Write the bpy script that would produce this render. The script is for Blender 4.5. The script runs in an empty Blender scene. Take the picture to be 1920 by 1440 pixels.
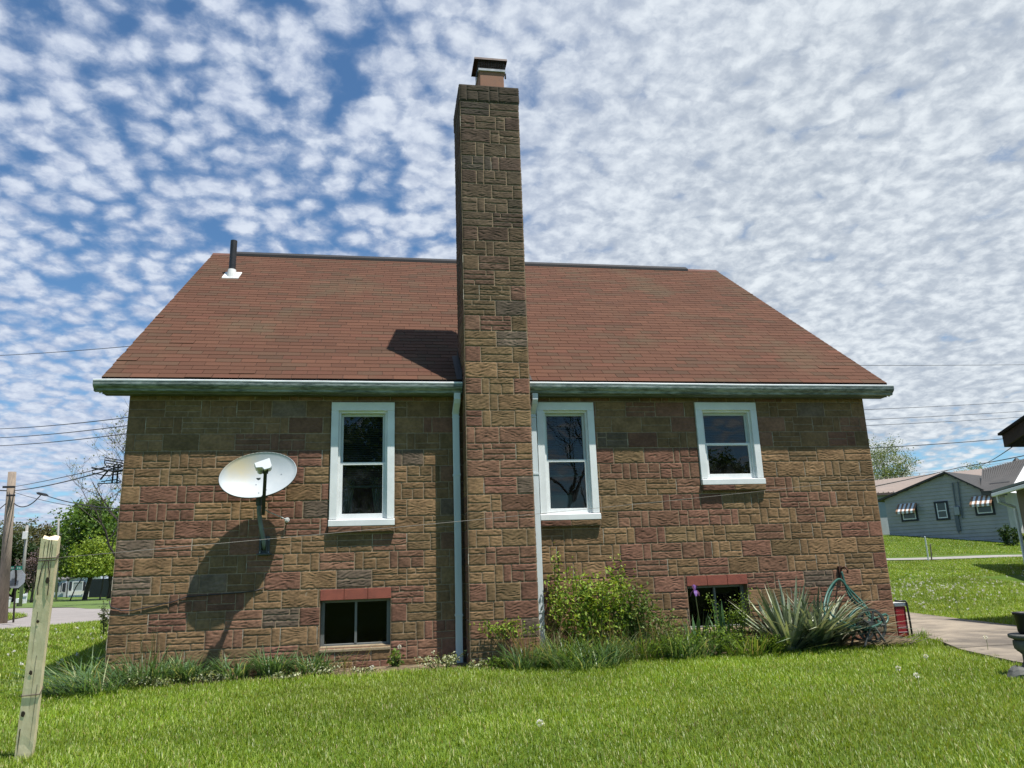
import bpy, math, random
import numpy as np
from mathutils import Vector, Matrix

R_ = math.radians
sc = bpy.context.scene
COL = sc.collection
rnd = random.Random(7)

# ------------------------------------------------------------------ camera
CAM = np.array([3.0273, -9.1756, 1.0680])
FW = np.array([0.16351365, 0.95651764, 0.24153115])
RT = np.array([0.98651688, -0.16024793, -0.03324213])
UP = np.array([-0.00690819, -0.2437101, 0.96982352])
cam = bpy.data.cameras.new("camera")
cam.sensor_width = 36.0
cam.lens = 36.0 * 1392.0 / 1920.0
cam.clip_start, cam.clip_end = 0.05, 3000.0
camo = bpy.data.objects.new("camera", cam)
COL.objects.link(camo)
camo.matrix_world = Matrix(((RT[0], UP[0], -FW[0], CAM[0]), (RT[1], UP[1], -FW[1], CAM[1]),
                            (RT[2], UP[2], -FW[2], CAM[2]), (0, 0, 0, 1)))
sc.camera = camo

# ------------------------------------------------------------------ sun, sky, exposure
SUN_TO = Vector((0.87, -1.0, 3.15)).normalized()
sl = bpy.data.lights.new("sun", 'SUN')
sl.energy = 5.0
sl.angle = R_(0.5)
sl.color = (1.0, 0.955, 0.89)
slo = bpy.data.objects.new("sun", sl)
COL.objects.link(slo)
slo.rotation_euler = SUN_TO.to_track_quat('Z', 'Y').to_euler()

world = bpy.data.worlds.new("World")
sc.world = world
world.use_nodes = True
sc.view_settings.view_transform = 'Standard'
sc.view_settings.look = 'None'
sc.view_settings.gamma = 1.0
sc.view_settings.exposure = 0.5


class NT:
    """tiny node-tree helper"""
    def __init__(s, tree):
        s.t = tree
        tree.nodes.clear()
    def n(s, typ, ins=None, **kw):
        nd = s.t.nodes.new(typ)
        for k, v in kw.items():
            setattr(nd, k, v)
        for k, v in (ins or {}).items():
            if isinstance(v, bpy.types.NodeSocket):
                s.t.links.new(v, nd.inputs[k])
            else:
                nd.inputs[k].default_value = v
        return nd
    def math(s, op, a, b=0.0, c=0.0, clamp=False):
        nd = s.n('ShaderNodeMath', {0: a, 1: b, 2: c}, operation=op)
        nd.use_clamp = clamp
        return nd.outputs[0]
    def mix(s, f, a, b, blend='MIX'):
        nd = s.n('ShaderNodeMix', data_type='RGBA', blend_type=blend)
        for sock, v in ((nd.inputs[0], f), (nd.inputs[6], a), (nd.inputs[7], b)):
            if isinstance(v, bpy.types.NodeSocket):
                s.t.links.new(v, sock)
            else:
                sock.default_value = v if not isinstance(v, tuple) else (tuple(v) + (1.0,))[:4]
        return nd.outputs[2]
    def mapr(s, v, a, b, c=0.0, d=1.0, smooth=True):
        nd = s.n('ShaderNodeMapRange', {0: v, 1: a, 2: b, 3: c, 4: d},
                 interpolation_type='SMOOTHSTEP' if smooth else 'LINEAR')
        return nd.outputs[0]
    def noise(s, vec, scale, detail=4.0, rough=0.5, dist=0.0):
        return s.n('ShaderNodeTexNoise', {'Vector': vec, 'Scale': scale, 'Detail': detail,
                                          'Roughness': rough, 'Distortion': dist})


def build_world():
    g = NT(world.node_tree)
    sky = g.n('ShaderNodeTexSky', sky_type='NISHITA')
    sky.sun_disc = False
    sky.sun_elevation = math.asin(SUN_TO.z)
    sky.sun_rotation = math.atan2(SUN_TO.x, SUN_TO.y)
    sky.air_density = 1.0
    sky.dust_density = 0.15
    sky.ozone_density = 2.0
    tc = g.n('ShaderNodeTexCoord')
    d = tc.outputs['Generated']
    sep = g.n('ShaderNodeSeparateXYZ', {0: d})
    z = g.math('MAXIMUM', sep.outputs[2], 0.0)
    den = g.math('ADD', z, 0.24)
    px = g.math('DIVIDE', sep.outputs[0], den)
    py = g.math('DIVIDE', sep.outputs[1], den)
    # flat cloud layer seen in perspective
    P = g.n('ShaderNodeCombineXYZ', {0: px, 1: py, 2: 0.0}).outputs[0]
    wob = g.noise(P, 13.0, 4.0, 0.6)
    off = g.n('ShaderNodeVectorMath', {0: wob.outputs['Color'], 1: (0.5, 0.5, 0.5)}, operation='SUBTRACT').outputs[0]
    offs = g.n('ShaderNodeVectorMath', {0: off, 3: 0.040}, operation='SCALE').outputs[0]
    P2 = g.n('ShaderNodeVectorMath', {0: P, 1: offs}, operation='ADD').outputs[0]
    vor = g.n('ShaderNodeTexVoronoi', {'Vector': P2, 'Scale': 22.0, 'Smoothness': 0.36, 'Randomness': 1.0}, feature='SMOOTH_F1')
    vo2 = g.n('ShaderNodeTexVoronoi', {'Vector': P2, 'Scale': 9.5, 'Smoothness': 0.6, 'Randomness': 1.0}, feature='SMOOTH_F1')
    vd = g.math('ADD', g.math('MULTIPLY', vor.outputs['Distance'], 0.72), g.math('MULTIPLY', vo2.outputs['Distance'], 0.28))
    puff = g.math('SUBTRACT', 1.0, g.math('MULTIPLY', vd, 1.35))
    fine = g.noise(P2, 31.0, 7.0, 0.58).outputs[0]
    mid = g.noise(P, 6.0, 4.0, 0.55).outputs[0]
    big = g.noise(P, 1.1, 2.0, 0.5).outputs[0]
    # denser cover towards the right-hand part of the sky; unseen southern cover thinned to lessen fill light
    side = g.math('SUBTRACT', px, g.math('MULTIPLY', py, 0.12))
    gap = g.math('MULTIPLY', g.mapr(g.math('ABSOLUTE', g.math('ADD', px, 0.08)), 0.0, 0.42, 1.0, 0.0), -0.035)
    cover = g.math('ADD', gap, g.mapr(side, -0.35, 0.42, 0.165, 0.55))
    south = g.mapr(py, -0.45, 0.4, -0.60, 0.0)
    low = g.mapr(z, 0.12, 0.42, 0.13, 0.0)
    lowr = g.mapr(z, 0.11, 0.21, -0.75, 0.0)
    east = g.mapr(px, 1.0, 2.4, 0.0, 1.0)
    dens = g.math('ADD', g.math('MULTIPLY', puff, 0.74), g.math('MULTIPLY', fine, 0.50))
    dens = g.math('ADD', dens, g.math('MULTIPLY', g.math('SUBTRACT', mid, 0.5), 0.36))
    dens = g.math('ADD', dens, g.math('MULTIPLY', g.math('SUBTRACT', big, 0.5), 0.15))
    dens = g.math('ADD', dens, g.math('ADD', cover, g.math('ADD', low, south)))
    dens = g.math('ADD', dens, g.math('MULTIPLY', lowr, east))
    a = g.mapr(dens, 0.35, 0.88)
    thick = g.mapr(g.math('ADD', g.math('ADD', g.math('MULTIPLY', fine, 0.75), g.math('MULTIPLY', mid, 0.35)), g.math('MULTIPLY', puff, 0.22)), 0.44, 0.86)
    east2 = g.mapr(side, -0.4, 0.6)
    grey = g.mix(east2, (0.37, 0.44, 0.60), (0.42, 0.475, 0.55))
    white = g.mix(east2, (0.66, 0.72, 0.82), (0.75, 0.80, 0.84))
    ccol = g.mix(thick, grey, white)
    blue = g.mix(1.0, sky.outputs[0], (0.74, 1.02, 1.18), 'MULTIPLY')
    cl = g.n('ShaderNodeVectorMath', {0: ccol, 3: 10.0}, operation='SCALE').outputs[0]
    aa = g.math('MULTIPLY', a, 0.97)
    fin = g.mix(aa, blue, cl)
    bg = g.n('ShaderNodeBackground', {'Color': fin, 'Strength': 0.08})
    g.n('ShaderNodeOutputWorld', {0: bg.outputs[0]})


build_world()

# ------------------------------------------------------------------ materials
MATS = {}


def principled(name):
    m = bpy.data.materials.new(name)
    m.use_nodes = True
    g = NT(m.node_tree)
    p = g.n('ShaderNodeBsdfPrincipled')
    out = g.n('ShaderNodeOutputMaterial', {0: p.outputs[0]})
    return m, g, p, out


def mat(name, col, rough=0.6, var=0.2, scale=6.0, col2=None, bump=0.0, bscale=None, metal=0.0, spec=0.4,
        stretch=(1, 1, 1), attr=False):
    """painted, wooden, metal ... surface with procedural variation in colour and gloss"""
    if name in MATS:
        return MATS[name]
    m, g, p, out = principled(name)
    tc = g.n('ShaderNodeTexCoord').outputs['Object']
    mp = g.n('ShaderNodeMapping', {'Vector': tc, 'Scale': stretch}).outputs[0]
    n1 = g.noise(mp, scale, 6.0, 0.6)
    n2 = g.noise(mp, scale * 0.21, 3.0, 0.5)
    f = g.math('ADD', g.math('MULTIPLY', n1.outputs[0], 0.6), g.math('MULTIPLY', n2.outputs[0], 0.4))
    f = g.mapr(f, 0.34, 0.66)
    if attr:
        base = g.n('ShaderNodeAttribute', attribute_name='Col').outputs['Color']
    else:
        base = None
    c2 = col2 if col2 else tuple(c * (1 - var) for c in col)
    if attr:
        hi = g.n('ShaderNodeVectorMath', {0: base, 3: 1 + var * 0.5}, operation='SCALE').outputs[0]
        lo = g.n('ShaderNodeVectorMath', {0: base, 3: 1 - var}, operation='SCALE').outputs[0]
        c = g.mix(f, lo, hi)
    else:
        c = g.mix(f, c2, tuple(min(1, v * (1 + var * 0.25)) for v in col))
    g.t.links.new(c, p.inputs['Base Color'])
    g.t.links.new(g.mapr(n1.outputs[0], 0.2, 0.8, max(0.02, rough - 0.1), min(1, rough + 0.1)), p.inputs['Roughness'])
    p.inputs['Metallic'].default_value = metal
    p.inputs['Specular IOR Level'].default_value = spec
    if bump:
        nb = g.noise(mp, bscale or scale * 5, 4.0, 0.6)
        b = g.n('ShaderNodeBump', {'Strength': 1.0, 'Distance': bump, 'Height': nb.outputs[0]})
        g.t.links.new(b.outputs[0], p.inputs['Normal'])
    MATS[name] = m
    return m


def foliage(name, trans=0.35, rough=0.5, spec=0.25):
    """leaves and blades: colour per leaf from the mesh, light passes through"""
    if name in MATS:
        return MATS[name]
    m = bpy.data.materials.new(name)
    m.use_nodes = True
    g = NT(m.node_tree)
    c = g.n('ShaderNodeAttribute', attribute_name='Col').outputs['Color']
    p = g.n('ShaderNodeBsdfPrincipled', {'Base Color': c, 'Roughness': rough, 'Specular IOR Level': spec})
    tcol = g.mix(1.0, c, (1.25, 1.15, 0.55), 'MULTIPLY')
    t = g.n('ShaderNodeBsdfTranslucent', {'Color': tcol})
    mx = g.n('ShaderNodeMixShader', {0: trans, 1: p.outputs[0], 2: t.outputs[0]})
    g.n('ShaderNodeOutputMaterial', {0: mx.outputs[0]})
    MATS[name] = m
    return m


def glass_mat(name, tint=(0.50, 0.62, 0.60), dirt=0.03, ior=1.5):
    if name in MATS:
        return MATS[name]
    m = bpy.data.materials.new(name)
    m.use_nodes = True
    g = NT(m.node_tree)
    tc = g.n('ShaderNodeTexCoord').outputs['Object']
    tr = g.n('ShaderNodeBsdfTransparent', {'Color': tint + (1,)})
    nb = g.noise(tc, 1.6, 2.0, 0.5)
    b = g.n('ShaderNodeBump', {'Strength': 0.25, 'Distance': 0.01, 'Height': nb.outputs[0]})
    gl = g.n('ShaderNodeBsdfGlossy', {'Roughness': 0.01, 'Color': (1, 1, 1, 1), 'Normal': b.outputs[0]})
    fr = g.n('ShaderNodeFresnel', {'IOR': ior})
    mx = g.n('ShaderNodeMixShader', {0: fr.outputs[0], 1: tr.outputs[0], 2: gl.outputs[0]})
    df = g.n('ShaderNodeBsdfDiffuse', {'Color': (0.35, 0.37, 0.36, 1)})
    dn = g.mapr(g.noise(tc, 7.0, 5.0, 0.65).outputs[0], 0.45, 0.8, dirt * 0.3, dirt * 2.0)
    mx2 = g.n('ShaderNodeMixShader', {0: dn, 1: mx.outputs[0], 2: df.outputs[0]})
    g.n('ShaderNodeOutputMaterial', {0: mx2.outputs[0]})
    MATS[name] = m
    return m


# ------------------------------------------------------------------ mesh building
ORG = {}


class B:
    """collects geometry for ONE mesh object"""
    def __init__(s):
        s.v, s.f, s.c, s.mi = [], [], [], []
        s.col, s.m = (1, 1, 1), 0
    def add(s, verts, faces, col=None):
        o = len(s.v)
        s.v += [tuple(map(float, p)) for p in verts]
        s.c += [col or s.col] * len(verts)
        for f in faces:
            s.f.append([o + i for i in f])
            s.mi.append(s.m)
        return s
    def box(s, x0, y0, z0, x1, y1, z1):
        x0, x1 = sorted((x0, x1)); y0, y1 = sorted((y0, y1)); z0, z1 = sorted((z0, z1))
        return s.add([(x0, y0, z0), (x1, y0, z0), (x1, y1, z0), (x0, y1, z0), (x0, y0, z1), (x1, y0, z1), (x1, y1, z1), (x0, y1, z1)],
                     [(0, 3, 2, 1), (4, 5, 6, 7), (0, 1, 5, 4), (1, 2, 6, 5), (2, 3, 7, 6), (3, 0, 4, 7)])
    def obox(s, o, ax, ay, az):
        """box from corner o along three edge vectors"""
        o, ax, ay, az = map(np.array, (o, ax, ay, az))
        p = [o, o + ax, o + ax + ay, o + ay]
        return s.add(p + [q + az for q in p], [(0, 3, 2, 1), (4, 5, 6, 7), (0, 1, 5, 4), (1, 2, 6, 5), (2, 3, 7, 6), (3, 0, 4, 7)])
    def quad(s, *p, col=None):
        return s.add(p, [tuple(range(len(p)))], col)
    def tube(s, pts, r, n=8, cap=True, col=None):
        pts = [np.array(p, float) for p in pts]
        rs = r if isinstance(r, (list, tuple)) else [r] * len(pts)
        V, Fc = [], []
        prev = None
        for i, p in enumerate(pts):
            t = pts[min(i + 1, len(pts) - 1)] - pts[max(i - 1, 0)]
            t = t / (np.linalg.norm(t) + 1e-9)
            if prev is None:
                a = np.cross(t, (0, 0, 1) if abs(t[2]) < 0.9 else (1, 0, 0))
            else:
                a = prev - t * (prev @ t)
            a = a / (np.linalg.norm(a) + 1e-9)
            prev = a
            b = np.cross(t, a)
            for k in range(n):
                w = 2 * math.pi * k / n
                V.append(p + rs[i] * (math.cos(w) * a + math.sin(w) * b))
        for i in range(len(pts) - 1):
            for k in range(n):
                k2 = (k + 1) % n
                Fc.append((i * n + k, i * n + k2, (i + 1) * n + k2, (i + 1) * n + k))
        if cap:
            Fc.append(tuple(range(n - 1, -1, -1)))
            Fc.append(tuple((len(pts) - 1) * n + k for k in range(n)))
        return s.add(V, Fc, col)
    def lathe(s, c, prof, n=24):
        V, Fc = [], []
        for r, z in prof:
            for k in range(n):
                w = 2 * math.pi * k / n
                V.append((c[0] + r * math.cos(w), c[1] + r * math.sin(w), c[2] + z))
        for i in range(len(prof) - 1):
            for k in range(n):
                k2 = (k + 1) % n
                Fc.append((i * n + k, i * n + k2, (i + 1) * n + k2, (i + 1) * n + k))
        Fc.append(tuple(range(n - 1, -1, -1)))
        Fc.append(tuple((len(prof) - 1) * n + k for k in range(n)))
        return s.add(V, Fc)
    def extrude(s, prof, p0, d):
        """closed profile of 3-D points swept by vector d"""
        n = len(prof)
        V = [np.array(p, float) + np.array(p0) for p in prof]
        V += [v + np.array(d, float) for v in V]
        Fc = [(k, (k + 1) % n, n + (k + 1) % n, n + k) for k in range(n)]
        Fc += [tuple(range(n - 1, -1, -1)), tuple(range(n, 2 * n))]
        return s.add(V, Fc)
    def make(s, name, m, parent=None, smooth=False, bevel=0.0, recalc=True, seg=1):
        return link_mesh(name, s.v, s.f, m, parent, smooth, bevel, s.c, s.mi, recalc, seg)
    def make_each(s, name, m, parent=None, **kw):
        """every connected piece becomes an object of its own"""
        root = list(range(len(s.v)))
        def find(i):
            while root[i] != i:
                root[i] = root[root[i]]
                i = root[i]
            return i
        for f in s.f:
            for i in f[1:]:
                root[find(i)] = find(f[0])
        parts = {}
        for f in s.f:
            parts.setdefault(find(f[0]), []).append(f)
        out = []
        for fs in parts.values():
            ids = sorted({i for f in fs for i in f})
            mp = {i: k for k, i in enumerate(ids)}
            bb = B().add([s.v[i] for i in ids], [[mp[i] for i in f] for f in fs])
            out.append(bb.make(name, m, parent, **kw))
        return out


def link_mesh(name, V, Fc, m, parent=None, smooth=False, bevel=0.0, cols=None, mi=None, recalc=False, seg=1):
    me = bpy.data.meshes.new(name)
    org = np.array(ORG[parent.name] if parent else (0, 0, 0), float)
    V = np.asarray(V, float) - org
    me.from_pydata([tuple(p) for p in V], [], [list(f) for f in Fc])
    ms = m if isinstance(m, (list, tuple)) else [m]
    for q in ms:
        me.materials.append(q)
    if mi is not None and len(ms) > 1:
        me.polygons.foreach_set('material_index', np.array(mi, np.int32))
    if cols is not None:
        at = me.color_attributes.new('Col', 'FLOAT_COLOR', 'POINT')
        c = np.ones((len(V), 4), np.float32)
        c[:, :3] = np.array(cols, np.float32)
        at.data.foreach_set('color', c.ravel())
    if recalc:
        import bmesh
        bm = bmesh.new()
        bm.from_mesh(me)
        bmesh.ops.recalc_face_normals(bm, faces=bm.faces)
        bm.to_mesh(me)
        bm.free()
    if smooth:
        me.polygons.foreach_set('use_smooth', np.ones(len(me.polygons), bool))
    me.update()
    o = bpy.data.objects.new(name, me)
    COL.objects.link(o)
    if parent:
        o.parent = parent
    ORG[o.name] = tuple(org)
    if bevel:
        b = o.modifiers.new('bevel', 'BEVEL')
        b.width = bevel
        b.segments = seg
        b.limit_method = 'ANGLE'
        b.angle_limit = R_(40)
    return o


def fast_mesh(name, V, quads, cols, m, parent=None, tris=None):
    """big numpy mesh: quads (n,4) and optional tris (k,3)"""
    org = np.array(ORG[parent.name] if parent else (0, 0, 0), np.float32)
    V = np.asarray(V, np.float32) - org
    nq = len(quads)
    nt = 0 if tris is None else len(tris)
    me = bpy.data.meshes.new(name)
    me.vertices.add(len(V))
    me.vertices.foreach_set('co', V.ravel())
    loops = np.asarray(quads, np.int32).ravel()
    starts = np.arange(nq, dtype=np.int32) * 4
    if nt:
        loops = np.concatenate([loops, np.asarray(tris, np.int32).ravel()])
        starts = np.concatenate([starts, nq * 4 + np.arange(nt, dtype=np.int32) * 3])
    me.loops.add(len(loops))
    me.loops.foreach_set('vertex_index', loops)
    me.polygons.add(nq + nt)
    me.polygons.foreach_set('loop_start', starts)
    me.polygons.foreach_set('use_smooth', np.ones(nq + nt, bool))
    me.update(calc_edges=True)
    at = me.color_attributes.new('Col', 'FLOAT_COLOR', 'POINT')
    c = np.ones((len(V), 4), np.float32)
    c[:, :3] = cols
    at.data.foreach_set('color', c.ravel())
    me.materials.append(m)
    o = bpy.data.objects.new(name, me)
    COL.objects.link(o)
    if parent:
        o.parent = parent
    ORG[o.name] = tuple(map(float, org))
    return o


def thing(name, label, cat, loc=(0, 0, 0), group=None):
    o = bpy.data.objects.new(name, None)
    COL.objects.link(o)
    o.empty_display_size = 0.2
    o.location = loc
    ORG[o.name] = tuple(map(float, loc))
    tag(o, label, cat, group)
    return o


def tag(o, label, cat, group=None):
    o['label'] = label
    o['category'] = cat
    if group:
        o['group'] = group
    return o


def struct(o, kind='structure'):
    o['kind'] = kind
    return o


# pixel helpers used only to lay out measured positions on real planes / depths
def ray(x, y):
    return FW + RT * (x - 960) / 1392.0 - UP * (y - 720) / 1392.0


def at(x, y, depth):
    d = ray(x, y)
    return CAM + d * depth


def on(x, y, axis, val):
    d = ray(x, y)
    return CAM + d * (val - CAM[axis]) / d[axis]


# ------------------------------------------------------------------ shared materials
M_white = mat('white vinyl', (0.72, 0.74, 0.735), 0.45, 0.12, 5.0)
M_gutter = mat('weathered gutter', (0.26, 0.30, 0.285), 0.5, 0.55, 9.0, col2=(0.055, 0.075, 0.066), stretch=(1, 3, 5))
M_lip = mat('gutter lip', (0.80, 0.82, 0.82), 0.45, 0.15, 6.0)
M_down = mat('downspout paint', (0.62, 0.68, 0.70), 0.45, 0.14, 3.0, stretch=(3, 3, 0.5))
M_shingle = mat('brown shingle', (0.1, 0.05, 0.03), 0.9, 0.30, 26.0, attr=True, bump=0.004, bscale=190.0, spec=0.2)
M_dark = mat('dark underlay', (0.02, 0.014, 0.012), 0.9, 0.2)
M_fascia = mat('old fascia paint', (0.16, 0.18, 0.17), 0.7, 0.4, 5.0)
M_stone = mat('embossed block', (0.2, 0.14, 0.08), 0.92, 0.30, 26.0, attr=True, bump=0.0012, bscale=130.0, spec=0.15)
M_black = mat('black metal', (0.02, 0.02, 0.022), 0.5, 0.3)
M_galv = mat('galvanised metal', (0.32, 0.34, 0.35), 0.42, 0.25, 12.0, metal=0.6)
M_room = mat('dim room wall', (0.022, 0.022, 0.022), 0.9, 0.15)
M_glass = glass_mat('window glass')
M_glass2 = glass_mat('dusty basement glass', (0.40, 0.50, 0.48), 0.012, 1.22)
M_leaf = foliage('leaf')
M_blade = foliage('grass blade', 0.38, 0.42, 0.35)
M_bark = mat('bark', (0.075, 0.062, 0.05), 0.95, 0.4, 10.0, bump=0.02, bscale=14.0)
M_wire = mat('wire', (0.03, 0.03, 0.032), 0.6, 0.2)


# ------------------------------------------------------------------ terrain
def sst(a, b, x):
    t = np.clip((x - a) / (b - a), 0, 1)
    return t * t * (3 - 2 * t)


def terr(x, y):
    x = np.asarray(x, float); y = np.asarray(y, float)
    g = np.interp(y, [-300, 4, 9, 15, 18.5, 21, 29.5, 45, 300], [0, 0, 0.22, 0.68, 0.86, 1.02, 2.22, 2.7, 4.0])
    z = sst(6.0, 15.0, x) * g
    dl = np.hypot(x - CAM[0], y - CAM[1])
    z = z - sst(28, 95, dl) * 0.45 * sst(2, -6, x)
    z = z + 0.02 * np.sin(x * 0.9 + 1.3) * np.sin(y * 0.7 + 0.4) * sst(1.0, 4.0, np.maximum(np.maximum(-y, -x), np.maximum(x - 9.6, y - 9)))
    return z


def build_ground():
    def axis(lo, hi, a, b, fine):
        m = list(np.arange(a, b, fine))
        s, q = fine, a
        left = []
        while q > lo:
            s *= 1.22; q -= s; left.append(q)
        s, q = fine, m[-1]
        right = []
        while q < hi:
            s *= 1.22; q += s; right.append(q)
        return np.array(left[::-1] + m + right)
    xs = axis(-420, 420, -16, 40, 0.5)
    ys = axis(-200, 600, -8, 40, 0.5)
    X, Y = np.meshgrid(xs, ys)
    Z = terr(X, Y)
    V = np.stack([X, Y, Z], -1).reshape(-1, 3)
    nx = len(xs)
    i = np.arange((len(ys) - 1) * (nx - 1))
    r, c = i // (nx - 1), i % (nx - 1)
    q = np.stack([r * nx + c, r * nx + c + 1, (r + 1) * nx + c + 1, (r + 1) * nx + c], 1)
    m, g, p, out = principled('lawn soil')
    tc = g.n('ShaderNodeTexCoord').outputs['Object']
    n1 = g.noise(tc, 3.0, 6.0, 0.65).outputs[0]
    n2 = g.noise(tc, 0.35, 3.0, 0.5).outputs[0]
    n3 = g.noise(tc, 40.0, 3.0, 0.6).outputs[0]
    c1 = g.mix(g.mapr(n1, 0.35, 0.65), (0.065, 0.12, 0.016), (0.115, 0.18, 0.026))
    c2 = g.mix(g.mapr(n2, 0.4, 0.62), c1, (0.105, 0.16, 0.03))
    c3 = g.mix(g.mapr(n3, 0.3, 0.7), g.mix(1.0, c2, (0.6, 0.62, 0.55), 'MULTIPLY'), c2)
    g.t.links.new(c3, p.inputs['Base Color'])
    p.inputs['Roughness'].default_value = 0.95
    p.inputs['Specular IOR Level'].default_value = 0.1
    o = fast_mesh('ground', V, q, np.ones((len(V), 3)), m)
    struct(o)


build_ground()


def strip(name, A, Bp, m, n=30, k=8, dz=0.012):
    """sheet between two polylines, lying dz above the terrain"""
    def samp(P, t):
        P = np.array(P, float)
        s = np.concatenate([[0], np.cumsum(np.linalg.norm(np.diff(P, axis=0), axis=1))])
        return np.stack([np.interp(t * s[-1], s, P[:, i]) for i in (0, 1)], 1)
    t = np.linspace(0, 1, n)
    a, b = samp(A, t), samp(Bp, t)
    V = []
    for j in range(k + 1):
        w = j / k
        q = a * (1 - w) + b * w
        V += [(x, y, float(terr(x, y)) + dz) for x, y in q]
    Fc = [(j * n + i, j * n + i + 1, (j + 1) * n + i + 1, (j + 1) * n + i) for j in range(k) for i in range(n - 1)]
    return struct(link_mesh(name, V, Fc, m, recalc=True))


M_road = mat('worn asphalt', (0.26, 0.235, 0.22), 0.9, 0.16, 1.2, bump=0.004, bscale=60.0)
M_conc = mat('concrete walk', (0.30, 0.285, 0.26), 0.9, 0.2, 2.0, bump=0.003, bscale=50.0)
ROAD_N = [(-16.5, -9.8), (-11.4, 1.1), (-6.43, 11.92), (-5.07, 14.76), (-1.0, 23.5), (6.0, 38.0)]
ROAD_F = [(-60.0, 37.5), (-17.5, 36.3), (-13.2, 32.8), (-9.4, 26.0), (-6.8, 23.4), (4.0, 44.0)]
strip('road', ROAD_N, ROAD_F, M_road, 60, 30, 0.025)
# sidewalk in front of the neighbouring house
strip('sidewalk', [(9.0, 19.6), (22.87, 18.87), (27.97, 17.95), (36.0, 16.8)], [(9.0, 20.9), (23.3, 20.15), (28.6, 19.2), (36.6, 18.0)], M_conc, 40, 4, 0.03)

# ------------------------------------------------------------------ embossed block masonry
BH, BW = 0.2032, 0.4064
Z_J = 2.95                      # a bed joint height


def blk_col(r, smoke=0.0):
    t = r.random()
    if t < 0.36:
        c = (0.214, 0.147, 0.086)      # tan
    elif t < 0.55:
        c = (0.184, 0.134, 0.078)      # olive
    elif t < 0.76:
        c = (0.196, 0.118, 0.084)      # brown
    elif t < 0.94:
        c = (0.190, 0.107, 0.080)      # reddish
    else:
        c = (0.150, 0.122, 0.098)      # grey
    k = r.uniform(0.82, 1.16)
    c = np.array(c) * k * np.array((0.98, 0.89, 0.81))
    if smoke > 0:
        s = np.array((0.058, 0.050, 0.040)) * r.uniform(0.8, 1.2)
        c = c * (1 - smoke) + s * smoke
    return c


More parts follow.
